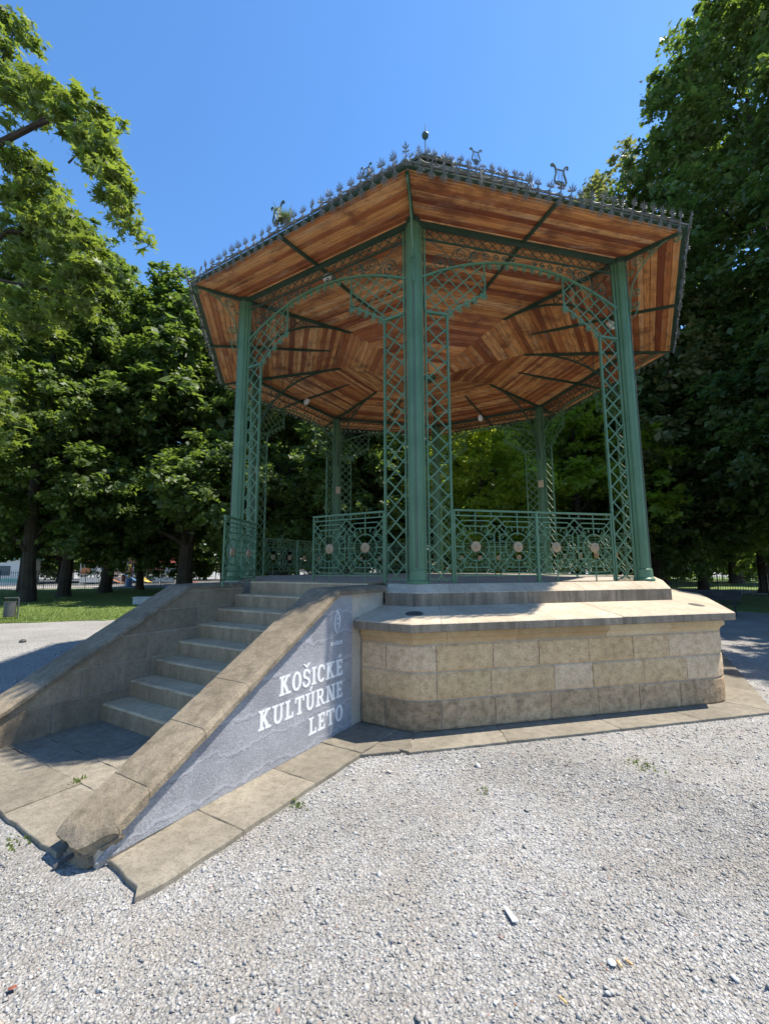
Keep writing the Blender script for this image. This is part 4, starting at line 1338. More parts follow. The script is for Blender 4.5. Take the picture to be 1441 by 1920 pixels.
mb.tube([(4.62, 0, 5.55), (4.67, 0, 5.58), (4.70, 0, 5.64), (4.72, 0, 5.70)], .009, 4)
mb.tube([(p[0], 0, p[2]) for p in spiral((4.77, 6.42), .085, .02, 300, 1.7, 22)], .009, 4)
mb.tube([(p[0], 0, p[2]) for p in spiral((4.95, 6.49), .05, .014, 250, 1.4, 16)], .008, 4)
mb.tube([(p[0], 0, p[2]) for p in spiral((4.66, 6.30), .05, .014, 200, 1.4, 14)], .008, 4)
mb.tube([(p[0], 0, p[2]) for p in spiral((5.31, 6.45), .06, .016, 90, -1.6, 16)], .010, 4)
OUTB = mb.mesh('scroll_bracket', M['green'])
mb = MB(); mb.box((-.005, -.075, -.11), (.012, .075, .11)); mb.bevbox((.012, -.06, -.095), (.03, .06, .095), .006)
PLATE = mb.mesh('plate', M['plate'])
for k in range(8):
    cm = col_matrix(k)
    base = Matrix.Translation(tuple(vdir(k) * R_COL)) @ cm
    c = obj('column', SHAFT, band, base)
    obj('flange', FLANGE, c); obj('column_base', CBASE, c); obj('column_cap', CCAP, c)
    if k in (0, 1, 7): obj('cable', CABLE, c)
    if k in (2, 3, 5, 6):
        obj('plate', PLATE, c, Matrix.Translation((-.125, 0, 4.18)) @ Matrix.Rotation(PI, 4, 'Z'))
    h = obj('hip_rafter', HIPR, band, cm)
    br = obj('curved_brace', BRACE, band, cm); obj('brace_strut', STRUT, br)
    obj('scroll_bracket', OUTB, band, cm)

# ---- oval floodlights under the beams
for (k, dz, lab) in ((7, -.02, 'white oval floodlight under the beam above the stair entrance'), (0, -.05, None), (1, -.10, 'white oval floodlight behind the right-hand column lattice'),
                     (5, -.02, 'white oval floodlight under the beam at the back left of the ceiling'), (3, -.12, 'white oval floodlight under the back right beam, lowest on the ceiling')):
    if lab is None: continue
    p = ndir(k) * (APO - .22 if k not in (3,) else APO - .4)
    f = thing('floodlight', lab, 'lamp', (p.x, p.y, 6.56 + dz), math.atan2(-ndir(k).y, -ndir(k).x), 'floodlights under the bandstand ceiling')
    f.rotation_euler = (0, rad(38), math.atan2(-ndir(k).y, -ndir(k).x))
    mb = MB()
    rows = []
    for x, s_ in ((-.05, .55), (-.03, .9), (.02, 1.0), (.045, .95), (.055, .8)):
        rows.append([(x, .072 * s_ * math.cos(a), .105 * s_ * math.sin(a)) for a in [2 * PI * i / 18 for i in range(18)]])
    mb.loft(rows); obj('lamp_housing', mb.mesh('lamp_housing', M['white'], False), f)
    mb = MB(); mb.bar((-.05, 0, 0), (-.10, 0, .10), .02, .02); mb.bar((-.10, 0, .09), (-.09, 0, .16), .016, .016); obj('lamp_arm', mb.mesh('lamp_arm', M['green_dark']), f)
# ================================================================== TREES
FWD = Vector((-math.sin(_yaw), math.cos(_yaw), 0)); RGT = Vector((math.cos(_yaw), math.sin(_yaw), 0))
def gpos(bearing, depth):        # bearing as tangent to the right of the view axis
    w = Vector((CAMP.x, CAMP.y, 0)) + FWD * depth + RGT * (bearing * depth); return (w.x, w.y, 0.0)

def leaves_mesh(name, lobes, mat, clumps_k, per, size, seed, clump_r=0.34, shape='quad'):
    g = np.random.default_rng(seed)
    C = []; O = []
    for (x, y, z, r) in lobes:
        n = max(3, int(clumps_k * r * r))
        d = g.normal(size=(n, 3)); d[:, 2] += 0.25; d /= np.linalg.norm(d, axis=1)[:, None]
        rr = r * g.uniform(0.45, 1.05, n)
        C.append(np.array([x, y, z]) + d * rr[:, None] * np.array([1, 1, 0.8])); O.append(d)
    C = np.concatenate(C); O = np.concatenate(O); n = len(C)
    cr = clump_r * g.uniform(0.6, 1.3, n)
    # leaf centres
    off = g.normal(size=(n, per, 3)) * np.array([0.55, 0.55, 0.30]) * cr[:, None, None]
    off[:, :, 2] -= 0.25 * (off[:, :, 0] ** 2 + off[:, :, 1] ** 2) / cr[:, None]
    P = (C[:, None, :] + off).reshape(-1, 3); D = np.repeat(O, per, axis=0)
    m = len(P)
    nn = D * 0.45 + np.array([0, 0, 0.75]) + g.normal(size=(m, 3)) * 0.5
    nn /= np.linalg.norm(nn, axis=1)[:, None]
    a = np.cross(nn, g.normal(size=(m, 3))); a /= np.linalg.norm(a, axis=1)[:, None]
    b = np.cross(nn, a)
    L = (size * np.exp(g.normal(0, 0.36, m)))[:, None]
    if shape == 'quad':
        V = np.stack([P - a * L * .5, P + b * L * .33 + nn * L * .08, P + a * L * .55 - nn * L * .10, P - b * L * .33 + nn * L * .08], 1)
        F = np.arange(m * 4).reshape(-1, 4)
        return fast_mesh(name, V.reshape(-1, 3), F, mat)
    # lobed leaf: five points as fan of quads around the base
    ang = [(-105, .50), (-75, .24), (-52, .62), (-26, .30), (0, .72), (26, .30), (52, .62), (75, .24), (105, .50)]
    pts = [P - a * L * .15]
    for an, r in ang:
        pts.append(P - a * L * .15 + (a * math.cos(rad(an)) + b * math.sin(rad(an))) * L * r - nn * L * (.16 * r * r))
    V = np.stack(pts, 1); k = V.shape[1]
    f = np.array([(0, 1, 2, 3), (0, 3, 4, 5), (0, 5, 6, 7), (0, 7, 8, 9)])
    F = (f[None] + (np.arange(m) * k)[:, None, None]).reshape(-1, 4)
    return fast_mesh(name, V.reshape(-1, 3), F, mat)

def crown_lobes(seed, z0, z1, rx, n, rl, prof):
    g = random.Random(seed); out = []
    for i in range(n):
        f = (i + g.random()) / n
        z = z0 + (z1 - z0) * f
        R = rx * prof(f)
        a = i * 2.39996 + g.uniform(-.5, .5)
        q = math.sqrt(g.uniform(0.12, 1.0))
        r = g.uniform(*rl) * (0.75 + .4 * prof(f))
        out.append((R * q * math.cos(a), R * q * math.sin(a), z + g.uniform(-.5, .5), r))
    return out
def trunk_mesh(name, lobes, H, r0, seed, nl=14, zlow=2.2):
    g = random.Random(seed); mb = MB()
    pts = []; rr = []
    n = 9; wx = g.uniform(-.35, .35); wy = g.uniform(-.35, .35)
    top_ = H * .82
    for i in range(n + 1):
        f = i / n; z = top_ * f
        pts.append((wx * math.sin(f * 3.0) , wy * math.sin(f * 2.4), z - .1))
        rr.append(r0 * (1.0 - .82 * f) * (1.38 if i == 0 else 1.0))
    pts.insert(1, (pts[0][0] * .8 + .02, pts[0][1], .35)); rr.insert(1, r0 * 1.08)
    mb.tube(pts, rr, 10)
    for l in g.sample(lobes, min(nl, len(lobes))):
        zb = max(zlow, min(top_ * .9, l[2] - 1.0 - .45 * math.hypot(l[0], l[1])))
        f = zb / top_
        p0 = Vector((wx * math.sin(f * 3.0), wy * math.sin(f * 2.4), zb)); p3 = Vector(l[:3])
        mid = p0.lerp(p3, .5) + Vector((g.uniform(-.3, .3), g.uniform(-.3, .3), g.uniform(.0, .6)))
        r1 = r0 * (1 - .82 * f) * g.uniform(.35, .5)
        mb.tube([p0, p0.lerp(mid, .5) + Vector((0, 0, .1)), mid, mid.lerp(p3, .6), p3], [r1, r1 * .8, r1 * .6, r1 * .35, .015], 6)
    return mb.mesh(name, M['bark'])

round_ = lambda f: max(.25, math.sin(PI * min(1, .12 + .86 * f)) ** .6)
low_ = lambda f: max(.22, (1 - f ** 2.2)) ** .7 * (0.85 + .3 * f)
def proto(seed, H, z0, rx, n, rl, prof, r0, mat, ck, per, size, nl=14, zlow=2.2):
    lb = crown_lobes(seed, z0, H - .8, rx, n, rl, prof)
    return trunk_mesh('trunk', lb, H, r0, seed + 1, nl, zlow), leaves_mesh('crown', lb, mat, ck, per, size, seed + 2), H
PA = proto(31, 20, 3.6, 4.6, 62, (1.1, 1.8), round_, .32, M['leaf'], 12, 50, .20, 18)
PB = proto(47, 15, 2.1, 4.9, 60, (1.1, 1.7), low_, .34, M['leaf'], 13, 50, .195, 16)
PC = proto(63, 26, 2.4, 4.9, 90, (1.1, 1.9), round_, .34, M['leaf'], 12, 50, .18, 22)
PD = proto(79, 12, 2.0, 3.8, 40, (.9, 1.5), round_, .22, M['leaf_yel'], 12, 44, .19, 12)
PE = proto(95, 20, 3.0, 4.2, 52, (.9, 1.6), round_, .34, M['leaf_pale'], 11, 44, .17, 20)

def tree(name, label, pr, p, h, rz, lean=0.0, wide=1.0, group='park trees'):
    s = h / pr[2]
    t = thing(name, label, 'tree', p, rz, group)
    t.scale = (s * wide, s * wide, s); t.rotation_euler = (0, lean, rz)
    obj('trunk', pr[0], t); obj('crown', pr[1], t)
    return t
B = lambda px: (px - 720.5) / 804.6
trees = [
 ('broadleaf_tree', 'thick leaning trunk tree on the lawn nearest the litter bin', PA, gpos(B(62), 22.4), 21, .4, .03),
 ('broadleaf_tree', 'dark slanting trunk tree right of the one by the litter bin', PA, gpos(B(128), 26.3), 21, 2.2, .09),
 ('broadleaf_tree', 'bushy tree with low dark skirt just left of the bandstand', PB, gpos(B(348), 27), 20.5, 1.1, 0),
 ('broadleaf_tree', 'slim trunk tree standing alone before the playground', PB, gpos(B(268), 34), 13, 4.1, 0),
 ('broadleaf_tree', 'tree half hidden behind the trunk by the litter bin', PA, gpos(B(52), 31), 20, 5.2, 0),
 ('broadleaf_tree', 'tall tree filling the gap left of the bandstand roof', PA, gpos(B(205), 30), 23, 3.3, 0),
 ('broadleaf_tree', 'tree behind the left bandstand column', PA, gpos(B(425), 33), 22, .9, 0),
 ('broadleaf_tree', 'tree at the left edge of the picture beyond the lawn', PA, gpos(B(-40), 27), 21, 1.9, 0),
 ('broadleaf_tree', 'dark tree seen through the stair entrance opening', PB, gpos(B(535), 27), 17, 2.5, 0),
 ('broadleaf_tree', 'dark low tree behind the fixed railing panel', PB, gpos(B(660), 25), 16, 5.0, 0),
 ('broadleaf_tree', 'dark tree directly behind the front bandstand column', PB, gpos(B(770), 29), 18, 3.9, 0),
 ('broadleaf_tree', 'light green tree glowing behind the right railing', PD, gpos(B(905), 19.5), 10, 1.3, 0),
 ('broadleaf_tree', 'tree between the glowing tree and the back right column', PB, gpos(B(965), 33), 17, .2, 0),
 ('broadleaf_tree', 'light green tree beside the back right column', PD, gpos(B(1085), 22), 12.5, 4.6, 0),
 ('broadleaf_tree', 'dark tree behind the right bandstand column', PB, gpos(B(1225), 24.5), 15.5, 2.8, 0),
 ('broadleaf_tree', 'sunlit pale tree top rising over the right end of the roof', PE, gpos(B(1215), 24), 26.8, 1.6, 0),
 ('broadleaf_tree', 'tallest dark tree towering at the right edge of the picture', PC, gpos(B(1508), 19.5), 32, .6, 0),
 ('broadleaf_tree', 'dense dark tree between the tall right tree and the bandstand', PC, gpos(B(1310), 25), 22, 3.0, 0),
 ('broadleaf_tree', 'dark trunk tree behind the iron fence at the right edge', PB, gpos(B(1425), 27.5), 17, 5.5, 0),
 ('broadleaf_tree', 'tree beside the path right of the bandstand, out past the picture edge', PA, (14.6, 0.6, 0), 16.5, 2.0, 0),
 ('broadleaf_tree', 'tree behind the benches at the right', PA, (15.5, 7.5, 0), 19, 4.0, 0),
]
for (nm, lab, pr, p, h, rz_, ln) in trees:
    tree(nm, lab, pr, p, h, rz_, ln)
for i, (px, dp, h, pr, lab) in enumerate(((480, 42, 20, PA, 'far tree left of the stair opening'), (590, 44, 19, PA, 'far tree behind the stair opening'), (720, 46, 20, PA, 'far tree behind the front column'), (850, 44, 18, PA, 'far tree behind the right railing'),
     (1010, 47, 20, PA, 'far tree behind the back right column'), (1130, 42, 21, PA, 'far tree left of the right column'), (1240, 40, 20, PA, 'far tree right of the right column'), (1370, 42, 20, PB, 'far tree behind the right iron fence'), (120, 52, 17, PB, 'far tree beyond the playground'), (330, 56, 18, PB, 'far tree behind the playground climbing frames'), (0, 50, 18, PB, 'far tree behind the white kiosk'), (640, 60, 22, PB, 'farthest tree behind the stage'), (930, 60, 22, PB, 'farthest tree behind the right railing'), (1180, 58, 22, PB, 'farthest tree at the right'))):
    tree('broadleaf_tree', lab, pr, gpos(B(px), dp), h, i * 1.7, 0, 1.15, 'far trees round the park')

# near maple reaching in from the upper left
MAPLE = [(-12.88,-0.41,18.93,0.54),(-12.84,-0.40,17.74,0.50),(-12.15,-0.60,16.38,0.47),(-12.51,-0.66,16.01,0.50),(-11.36,-0.68,15.85,0.47),(-10.69,-0.68,15.54,0.45),(-10.03,-0.68,15.14,0.43),(-9.52,-0.70,14.58,0.43),(-9.05,-0.73,14.46,0.32),(-11.66,-0.53,15.37,0.39),(-10.28,-0.72,14.53,0.46),(-9.44,-0.79,13.77,0.45),(-8.84,-0.80,13.66,0.37),(-9.62,-0.82,13.18,0.29),(-8.84,-0.90,12.80,0.41),(-8.49,-0.85,13.05,0.28),(-8.28,-0.92,12.13,0.36),(-7.98,-0.87,11.97,0.26),(-8.69,-0.88,11.83,0.18),(-7.95,-0.97,11.24,0.33),(-7.77,-0.94,10.70,0.18),(-12.16,-0.60,15.64,0.33),(-12.67,-0.38,15.36,0.20),(-13.08,0.06,14.51,0.51),(-12.48,0.16,14.32,0.51),(-11.96,0.24,14.04,0.33),(-13.10,0.26,13.58,0.64),(-12.06,0.22,13.39,0.54),(-11.17,0.16,12.83,0.32),(-12.97,0.28,12.28,0.68),(-11.87,0.25,12.28,0.63),(-10.88,0.20,12.28,0.44),(-10.36,0.18,11.84,0.41),(-9.97,0.14,11.06,0.46),(-11.03,0.18,11.22,0.62),(-12.53,0.35,11.19,0.64),(-10.23,0.20,10.28,0.52),(-9.69,0.18,10.46,0.32),(-11.43,0.32,10.15,0.63),(-10.26,0.30,9.66,0.47),(-12.67,0.43,10.01,0.61),(-9.80,0.27,9.85,0.26),(-12.01,0.43,9.24,0.52),(-10.86,0.41,9.11,0.36),(-12.84,0.40,8.61,0.43),(-12.78,0.41,7.25,0.31),(-12.64,0.43,5.59,0.37),(-12.62,0.44,6.25,0.21)]
gm = random.Random(3)
ml = []
for x, y, z, r in MAPLE:             # give the boughs depth
    ml.append((x, y, z, r * .92))
    if gm.random() < .7: ml.append((x + gm.uniform(-.1, .1), y + gm.uniform(.25, .55), z + gm.uniform(-.1, .1), r * .7))
    if gm.random() < .35: ml.append((x, y - gm.uniform(.2, .4), z + gm.uniform(-.1, .1), r * .6))
for i in range(26):                  # rest of the crown, left of the picture
    a = gm.uniform(0, 2 * PI); q = math.sqrt(gm.random()) * 4.2
    ml.append((-19.2 + q * .85 * math.cos(a), 1.2 + q * math.sin(a), gm.uniform(6, 19), gm.uniform(.9, 1.5)))
mp = thing('maple_tree', 'sunlit maple whose boughs hang in from the upper left corner', 'tree', (-17.4, 0.2, 0), 0, 'park trees')
ml2 = [(x + 17.4, y - .2, z, r) for x, y, z, r in ml]
obj('crown', leaves_mesh('crown', ml2, M['leaf_maple'], 52, 18, .20, 5, .25, 'maple'), mp)
mb = MB()
mb.tube([(0, 0, -.1), (.02, 0, .5), (.1, 0, 4), (-.1, .1, 9), (0, 0, 14), (.1, 0, 18)], [.5, .4, .34, .27, .16, .05], 10)
def rel(*p): return [(x + 17.4, y - .2, z) for x, y, z in p]
mb.tube(rel((-17.3, .2, 10.2), (-15.6, -.1, 12.4), (-13.84, -.46, 14.0), (-12.71, -.49, 14.45), (-11.45, -.49, 14.85), (-10.49, -.55, 14.9), (-9.4, -.7, 14.2), (-8.6, -.85, 12.9), (-8.0, -.92, 11.4)), [.17, .14, .11, .095, .075, .05, .035, .025, .012], 7)
mb.tube(rel((-11.45, -.49, 14.85), (-10.6, -.6, 15.4), (-9.6, -.7, 15.0)), [.05, .035, .012], 6)
mb.tube(rel((-17.3, .2, 8), (-15.5, .2, 10.2), (-14.5, .2, 11.2), (-13.0, .25, 12.2), (-11.6, .2, 11.9), (-10.4, .2, 10.8)), [.16, .13, .10, .07, .045, .015], 7)
mb.tube(rel((-14.5, .2, 11.2), (-13.1, .35, 10.6), (-11.4, .3, 10.1), (-10.2, .25, 9.6)), [.07, .05, .03, .012], 6)
mb.tube(rel((-17.3, .2, 12), (-15, -.2, 15), (-13.2, -.4, 17.2), (-12.8, -.4, 18.6)), [.13, .09, .06, .02], 6)
mb.tube(rel((-17.3, .2, 5), (-15, .3, 6.2), (-13.4, .4, 6.8), (-12.7, .42, 6.0)), [.09, .06, .035, .012], 6)
for x, y, z, r in gm.sample(MAPLE, 22):
    c = Vector((x, y, z)); q = c + Vector((gm.uniform(-.35, -.1), gm.uniform(.0, .2), gm.uniform(-.25, .25)))
    mb.tube(rel(tuple(q), tuple(q.lerp(c, .6)), tuple(c)), [.03, .02, .008], 5)
obj('trunk', mb.mesh('trunk', M['bark']), mp)

# ================================================================== GRASS, WEEDS
def blades(name, pts, h0, seed, mat, label=None):
    g = np.random.default_rng(seed); n = len(pts); P = np.array(pts)
    th = g.uniform(0, 2 * PI, n); h = h0 * np.exp(g.normal(0, .3, n)); w = .008 + .006 * g.random(n)
    dx = np.cos(th); dy = np.sin(th); lx = g.normal(0, .35, n) * h; ly = g.normal(0, .35, n) * h
    z = np.zeros(n)
    V = np.stack([np.stack([P[:, 0] - dx * w, P[:, 1] - dy * w, P[:, 2]], 1), np.stack([P[:, 0] + dx * w, P[:, 1] + dy * w, P[:, 2]], 1),
                  np.stack([P[:, 0] + dx * w * .5 + lx * .5, P[:, 1] + dy * w * .5 + ly * .5, P[:, 2] + h * .6], 1), np.stack([P[:, 0] + lx, P[:, 1] + ly, P[:, 2] + h], 1)], 1)
    return fast_mesh(name, V.reshape(-1, 3), np.arange(n * 4).reshape(-1, 4), mat)
g = np.random.default_rng(8)
n = 60000
A = g.uniform(0, 1, n) ** 1.6; Bq = g.uniform(0, 1, n)
d_ = 13.2 + A * 22; px = -60 + Bq * 420
xs = []; 
bx_ = (px - 720.5) / 804.6
gxp = CAMP.x + FWD.x * d_ + RGT.x * bx_ * d_; gyp = CAMP.y + FWD.y * d_ + RGT.y * bx_ * d_
def inlawn(x, y):
    e1 = (y > 1.75 + (x + 13.6) * .46) | (x < -13.6) & (y > 1.7 + (x + 13.6) * .42)
    return e1 & (x < -9.7) & (y < 19 + (x + 34.8) * .6)
kp = inlawn(gxp, gyp)
o = obj('grass', blades('grass', np.stack([gxp[kp], gyp[kp], np.full(kp.sum(), .015)], 1), .075, 9, M['grass'])); o['kind'] = 'stuff'; o['label'] = 'short green lawn grass under the trees'
def tuft(label, p, n, r, h, name='weed_tuft', up=0):
    g = np.random.default_rng(int(abs(p[0] * 100 + p[1] * 37)) + 1)
    q = g.normal(0, r * .5, (n, 2))
    me = blades(name, [(a, b, 0) for a, b in q], h, n + 3, M['grass'])
    o = obj(name, me); o.location = p
    o['kind'] = 'stuff'; o['label'] = label
    return o

# hedges and shrubs closing the view behind the park
hl = []
hg = random.Random(12)
for i in range(22):
    hl.append((-6 + 12 * i / 21 + hg.uniform(-.3, .3), hg.uniform(-.6, .6), hg.uniform(.6, 2.6), hg.uniform(.7, 1.1)))
HEDGE = leaves_mesh('foliage', hl, M['leaf'], 16, 30, .24, 77)
mb = MB()
for x, y, z, r in hl[::2]: mb.tube([(x, y, -.05), (x + .1, y, z)], [.05, .02], 5)
HSTEM = mb.mesh('stems', M['bark'])
for i, (px, dp, sc, lab) in enumerate(((40, 62, 1.3, 'hedge behind the white kiosk'), (190, 66, 1.4, 'hedge behind the left playground frames'), (330, 64, 1.4, 'hedge behind the red climbing frame'), (450, 60, 1.3, 'hedge behind the left column'), (560, 58, 1.2, 'hedge behind the parked car'), (690, 60, 1.3, 'hedge behind the fixed railing panel'), (830, 58, 1.3, 'hedge behind the front column lattice'), (960, 60, 1.3, 'hedge behind the right railing'), (1090, 58, 1.3, 'hedge behind the back right column'), (1220, 56, 1.3, 'hedge right of the right column'), (1350, 52, 1.3, 'hedge behind the right fence'), (1470, 48, 1.3, 'hedge at the right edge'))):
    t = thing('hedge', lab, 'hedge', gpos(B(px), dp), _yaw + hg.uniform(-.2, .2), 'hedges round the park'); t.scale = (sc, sc, sc * 1.25)
    obj('foliage', HEDGE, t); obj('stems', HSTEM, t)
tuft('small weed in the gravel beside the paving under the panel', (-0.73, -6.77, .03), 26, .06, .022)
tuft('flat weed patch in the gravel before the base wall', (2.01, -5.72, .03), 60, .14, .016)
tuft('weed growing in the landing joint below the steps', (-2.56, -6.75, .06), 22, .05, .03)
tuft('thin weed in the gravel in front of the wall corner', (0.62, -6.35, .03), 12, .06, .02)
tuft('mossy weeds at the edge of the landing', (-2.30, -7.36, .03), 60, .14, .02)
w = tuft('leafy weeds sprouting from the roof gutter on the left side', (-1.83, -4.72, 6.66), 160, .10, .13)

# litter
def small(name, me, p, label, cat, rz=0.0):
    o = obj(name, me); o.location = p; o.rotation_euler = (rng.uniform(-.1, .1), rng.uniform(-.1, .1), rz)
    return tag(o, label, cat)
mb = MB(); mb.loft([[(-.05, -.014, .003), (.05, -.010, .004), (.055, .008, .006), (-.045, .016, .004)], [(-.05, -.014, .008), (.05, -.010, .012), (.055, .008, .014), (-.045, .016, .009)]])
small('paper_scrap', mb.mesh('paper_scrap', M['white']), (0.67, -7.57, 0.038), 'crumpled strip of white paper lying on the gravel', 'paper', rad(115))
def butt():
    mb = MB(); mb.tube([(-.016, 0, 0), (.016, 0, 0)], .0042, 8); return mb.mesh('cigarette_butt', plain('filter_paper', (0.62, 0.38, 0.16), .8))
BT = butt()
small('cigarette_butt', BT, (1.10, -7.77, 0.042), 'orange cigarette butt next to the white pebble', 'cigarette butt', 1.9)
small('cigarette_butt', BT, (1.145, -7.755, 0.042), 'orange cigarette butt right of the white pebble', 'cigarette butt', 2.3)
small('cigarette_butt', BT, (0.82, -7.97, 0.042), 'orange cigarette butt nearest the viewer', 'cigarette butt', 2.4)
mb = MB(); mb.lathe([(0, -.010), (.013, -.006), (.018, 0), (.013, .007), (0, .010)], 9)
small('white_pebble', mb.mesh('white_pebble', M['white']), (1.07, -7.77, 0.044), 'smooth white pebble beside the cigarette butts', 'pebble')
mb = MB(); mb.leaf3((-.02, 0, 0), (.025, .004, .004), .03, .012, (0, 0, 1))
small('dry_leaf', mb.mesh('dry_leaf', plain('dry_leaf', (0.20, 0.06, 0.03), .7)), (-1.40, -8.26, 0.045), 'dry red-brown leaf on the gravel at lower left', 'leaf')
mb = MB(); mb.lathe([(0, -.03), (.06, -.02), (.075, .01), (.05, .045), (0, .06)], 9)
small('dark_stone', mb.mesh('dark_stone', M['darkhole']), (-9.53, -1.06, 0.05), 'dark stone alone on the left gravel', 'stone')

# ================================================================== STREET FURNITURE
# litter bin hanging from a bent pole
p = gpos(B(34), 14.9)
t = thing('litter_bin', 'grey litter bin hung from a bent pole at the lawn edge', 'bin', p, rad(30))
mb = MB(); mb.tube([(.20, 0, 0), (.20, 0, .70), (.185, 0, .735), (.15, 0, .75), (-.20, 0, .75)], .022, 8); obj('pole', mb.mesh('pole', M['binmetal']), t)
mb = MB(); mb.lathe([(0, .12), (.155, .12), (.165, .14), (.165, .60), (.172, .61), (.172, .63), (.15, .63), (.15, .16), (0, .16)], 18, (-.03, 0, 0)); obj('drum', mb.mesh('drum', M['binmetal']), t)
mb = MB(); mb.bar((.135, 0, .55), (.20, 0, .55), .03, .02); mb.bar((.135, 0, .25), (.20, 0, .25), .03, .02); obj('hook', mb.mesh('hook', M['black']), t)

# pale utility block on the lawn
t = thing('utility_box', 'pale grey utility box on the lawn behind the left cheek wall', 'box', (-13.9, 8.6, 0), rad(20))
mb = MB(); mb.bevbox((-.42, -.2, 0), (.42, .2, .36), .02); obj('housing', mb.mesh('housing', plain('pale_concrete', (.42, .43, .44), .8)), t)
mb = MB(); mb.bevbox((-.45, -.23, .36), (.45, .23, .40), .01); obj('lid', mb.mesh('lid', plain('pale_concrete', (.42, .43, .44), .8)), t)

# benches
def bench(label, p, rz):
    t = thing('park_bench', label, 'bench', p, rz, 'benches on the right path')
    mb = MB(); mb.box((-.9, -.02, 0), (.9, .02, .02))
    for i in range(4):
        mb = MB(); mb.bevbox((-.95, -.22 + .115 * i, .43), (.95, -.22 + .115 * i + .1, .465), .008); obj('seat_slat', mb.mesh('seat_slat', M['black']), t)
    for i in range(3):
        z = .54 + .12 * i; y = .26 + .035 * i
        mb = MB(); mb.hexa([(-.95, y, z), (.95, y, z), (.95, y + .03, z), (-.95, y + .03, z), (-.95, y + .03, z + .105), (.95, y + .03, z + .105), (.95, y + .06, z + .105), (-.95, y + .06, z + .105)]); obj('back_slat', mb.mesh('back_slat', M['black']), t)
    for x in (-.75, .75):
        mb = MB()
        mb.ribbon([(x, -.26, 0), (x, -.20, .10), (x, -.24, .25), (x, -.22, .42), (x, 0, .425), (x, .22, .44), (x, .30, .62), (x, .38, .88)], .045, .045, (1, 0, 0))
        mb.ribbon([(x, .34, 0), (x, .24, .12), (x, .20, .28), (x, .22, .44)], .045, .045, (1, 0, 0))
        obj('leg', mb.mesh('leg', M['black']), t)
bench('dark park bench just past the right end of the ledge', (9.3, 7.0, 0), rad(-32))
bench('dark park bench at the right edge of the picture', (11.6, 5.75, 0), rad(-32))

# iron fences
def fence(label, pts, h, sp=.13):
    t = thing('iron_fence', label, 'fence', (pts[0][0], pts[0][1], 0), 0, 'black iron fences')
    for i in range(len(pts) - 1):
        a = Vector((*pts[i], 0)); b = Vector((*pts[i + 1], 0)); n = max(1, int((b - a).length / 2.4))
        for j in range(n):
            p0 = a.lerp(b, j / n) - Vector((pts[0][0], pts[0][1], 0)); p1 = a.lerp(b, (j + 1) / n) - Vector((pts[0][0], pts[0][1], 0)); d = (p1 - p0).normalized(); nn = Vector((-d.y, d.x, 0)); L = (p1 - p0).length
            mb = MB(); mb.bar(p0, p0 + Vector((0, 0, h + .06)), .05, .05, nn); obj('post', mb.mesh('post', M['black']), t)
            mb = MB()
            for z in (.14, h - .16):
                mb.bar(p0 + Vector((0, 0, z)), p1 + Vector((0, 0, z)), .03, .012, nn)
            k = int(L / sp)
            for q in range(1, k):
                w = p0 + d * (L * q / k)
                mb.bar(w + Vector((0, 0, .05)), w + Vector((0, 0, h - .04)), .02, .014, nn); mb.leaf3(w + Vector((0, 0, h - .05)), w + Vector((0, 0, h + .04)), .035, .02, nn)
            obj('picket_panel', mb.mesh('picket_panel', M['black']), t)
fence('black iron railing fence between lawn and playground on the left', [(-44, 12.6), (-34.5, 19.0), (-25, 25.0), (-14, 31.5), (-4, 33.5)], 1.55)
fence('black iron fence behind the benches at the right', [(5, 26.5), (14.8, 20.8), (17.2, 16.3), (22, 8), (25, 2)], 1.25)

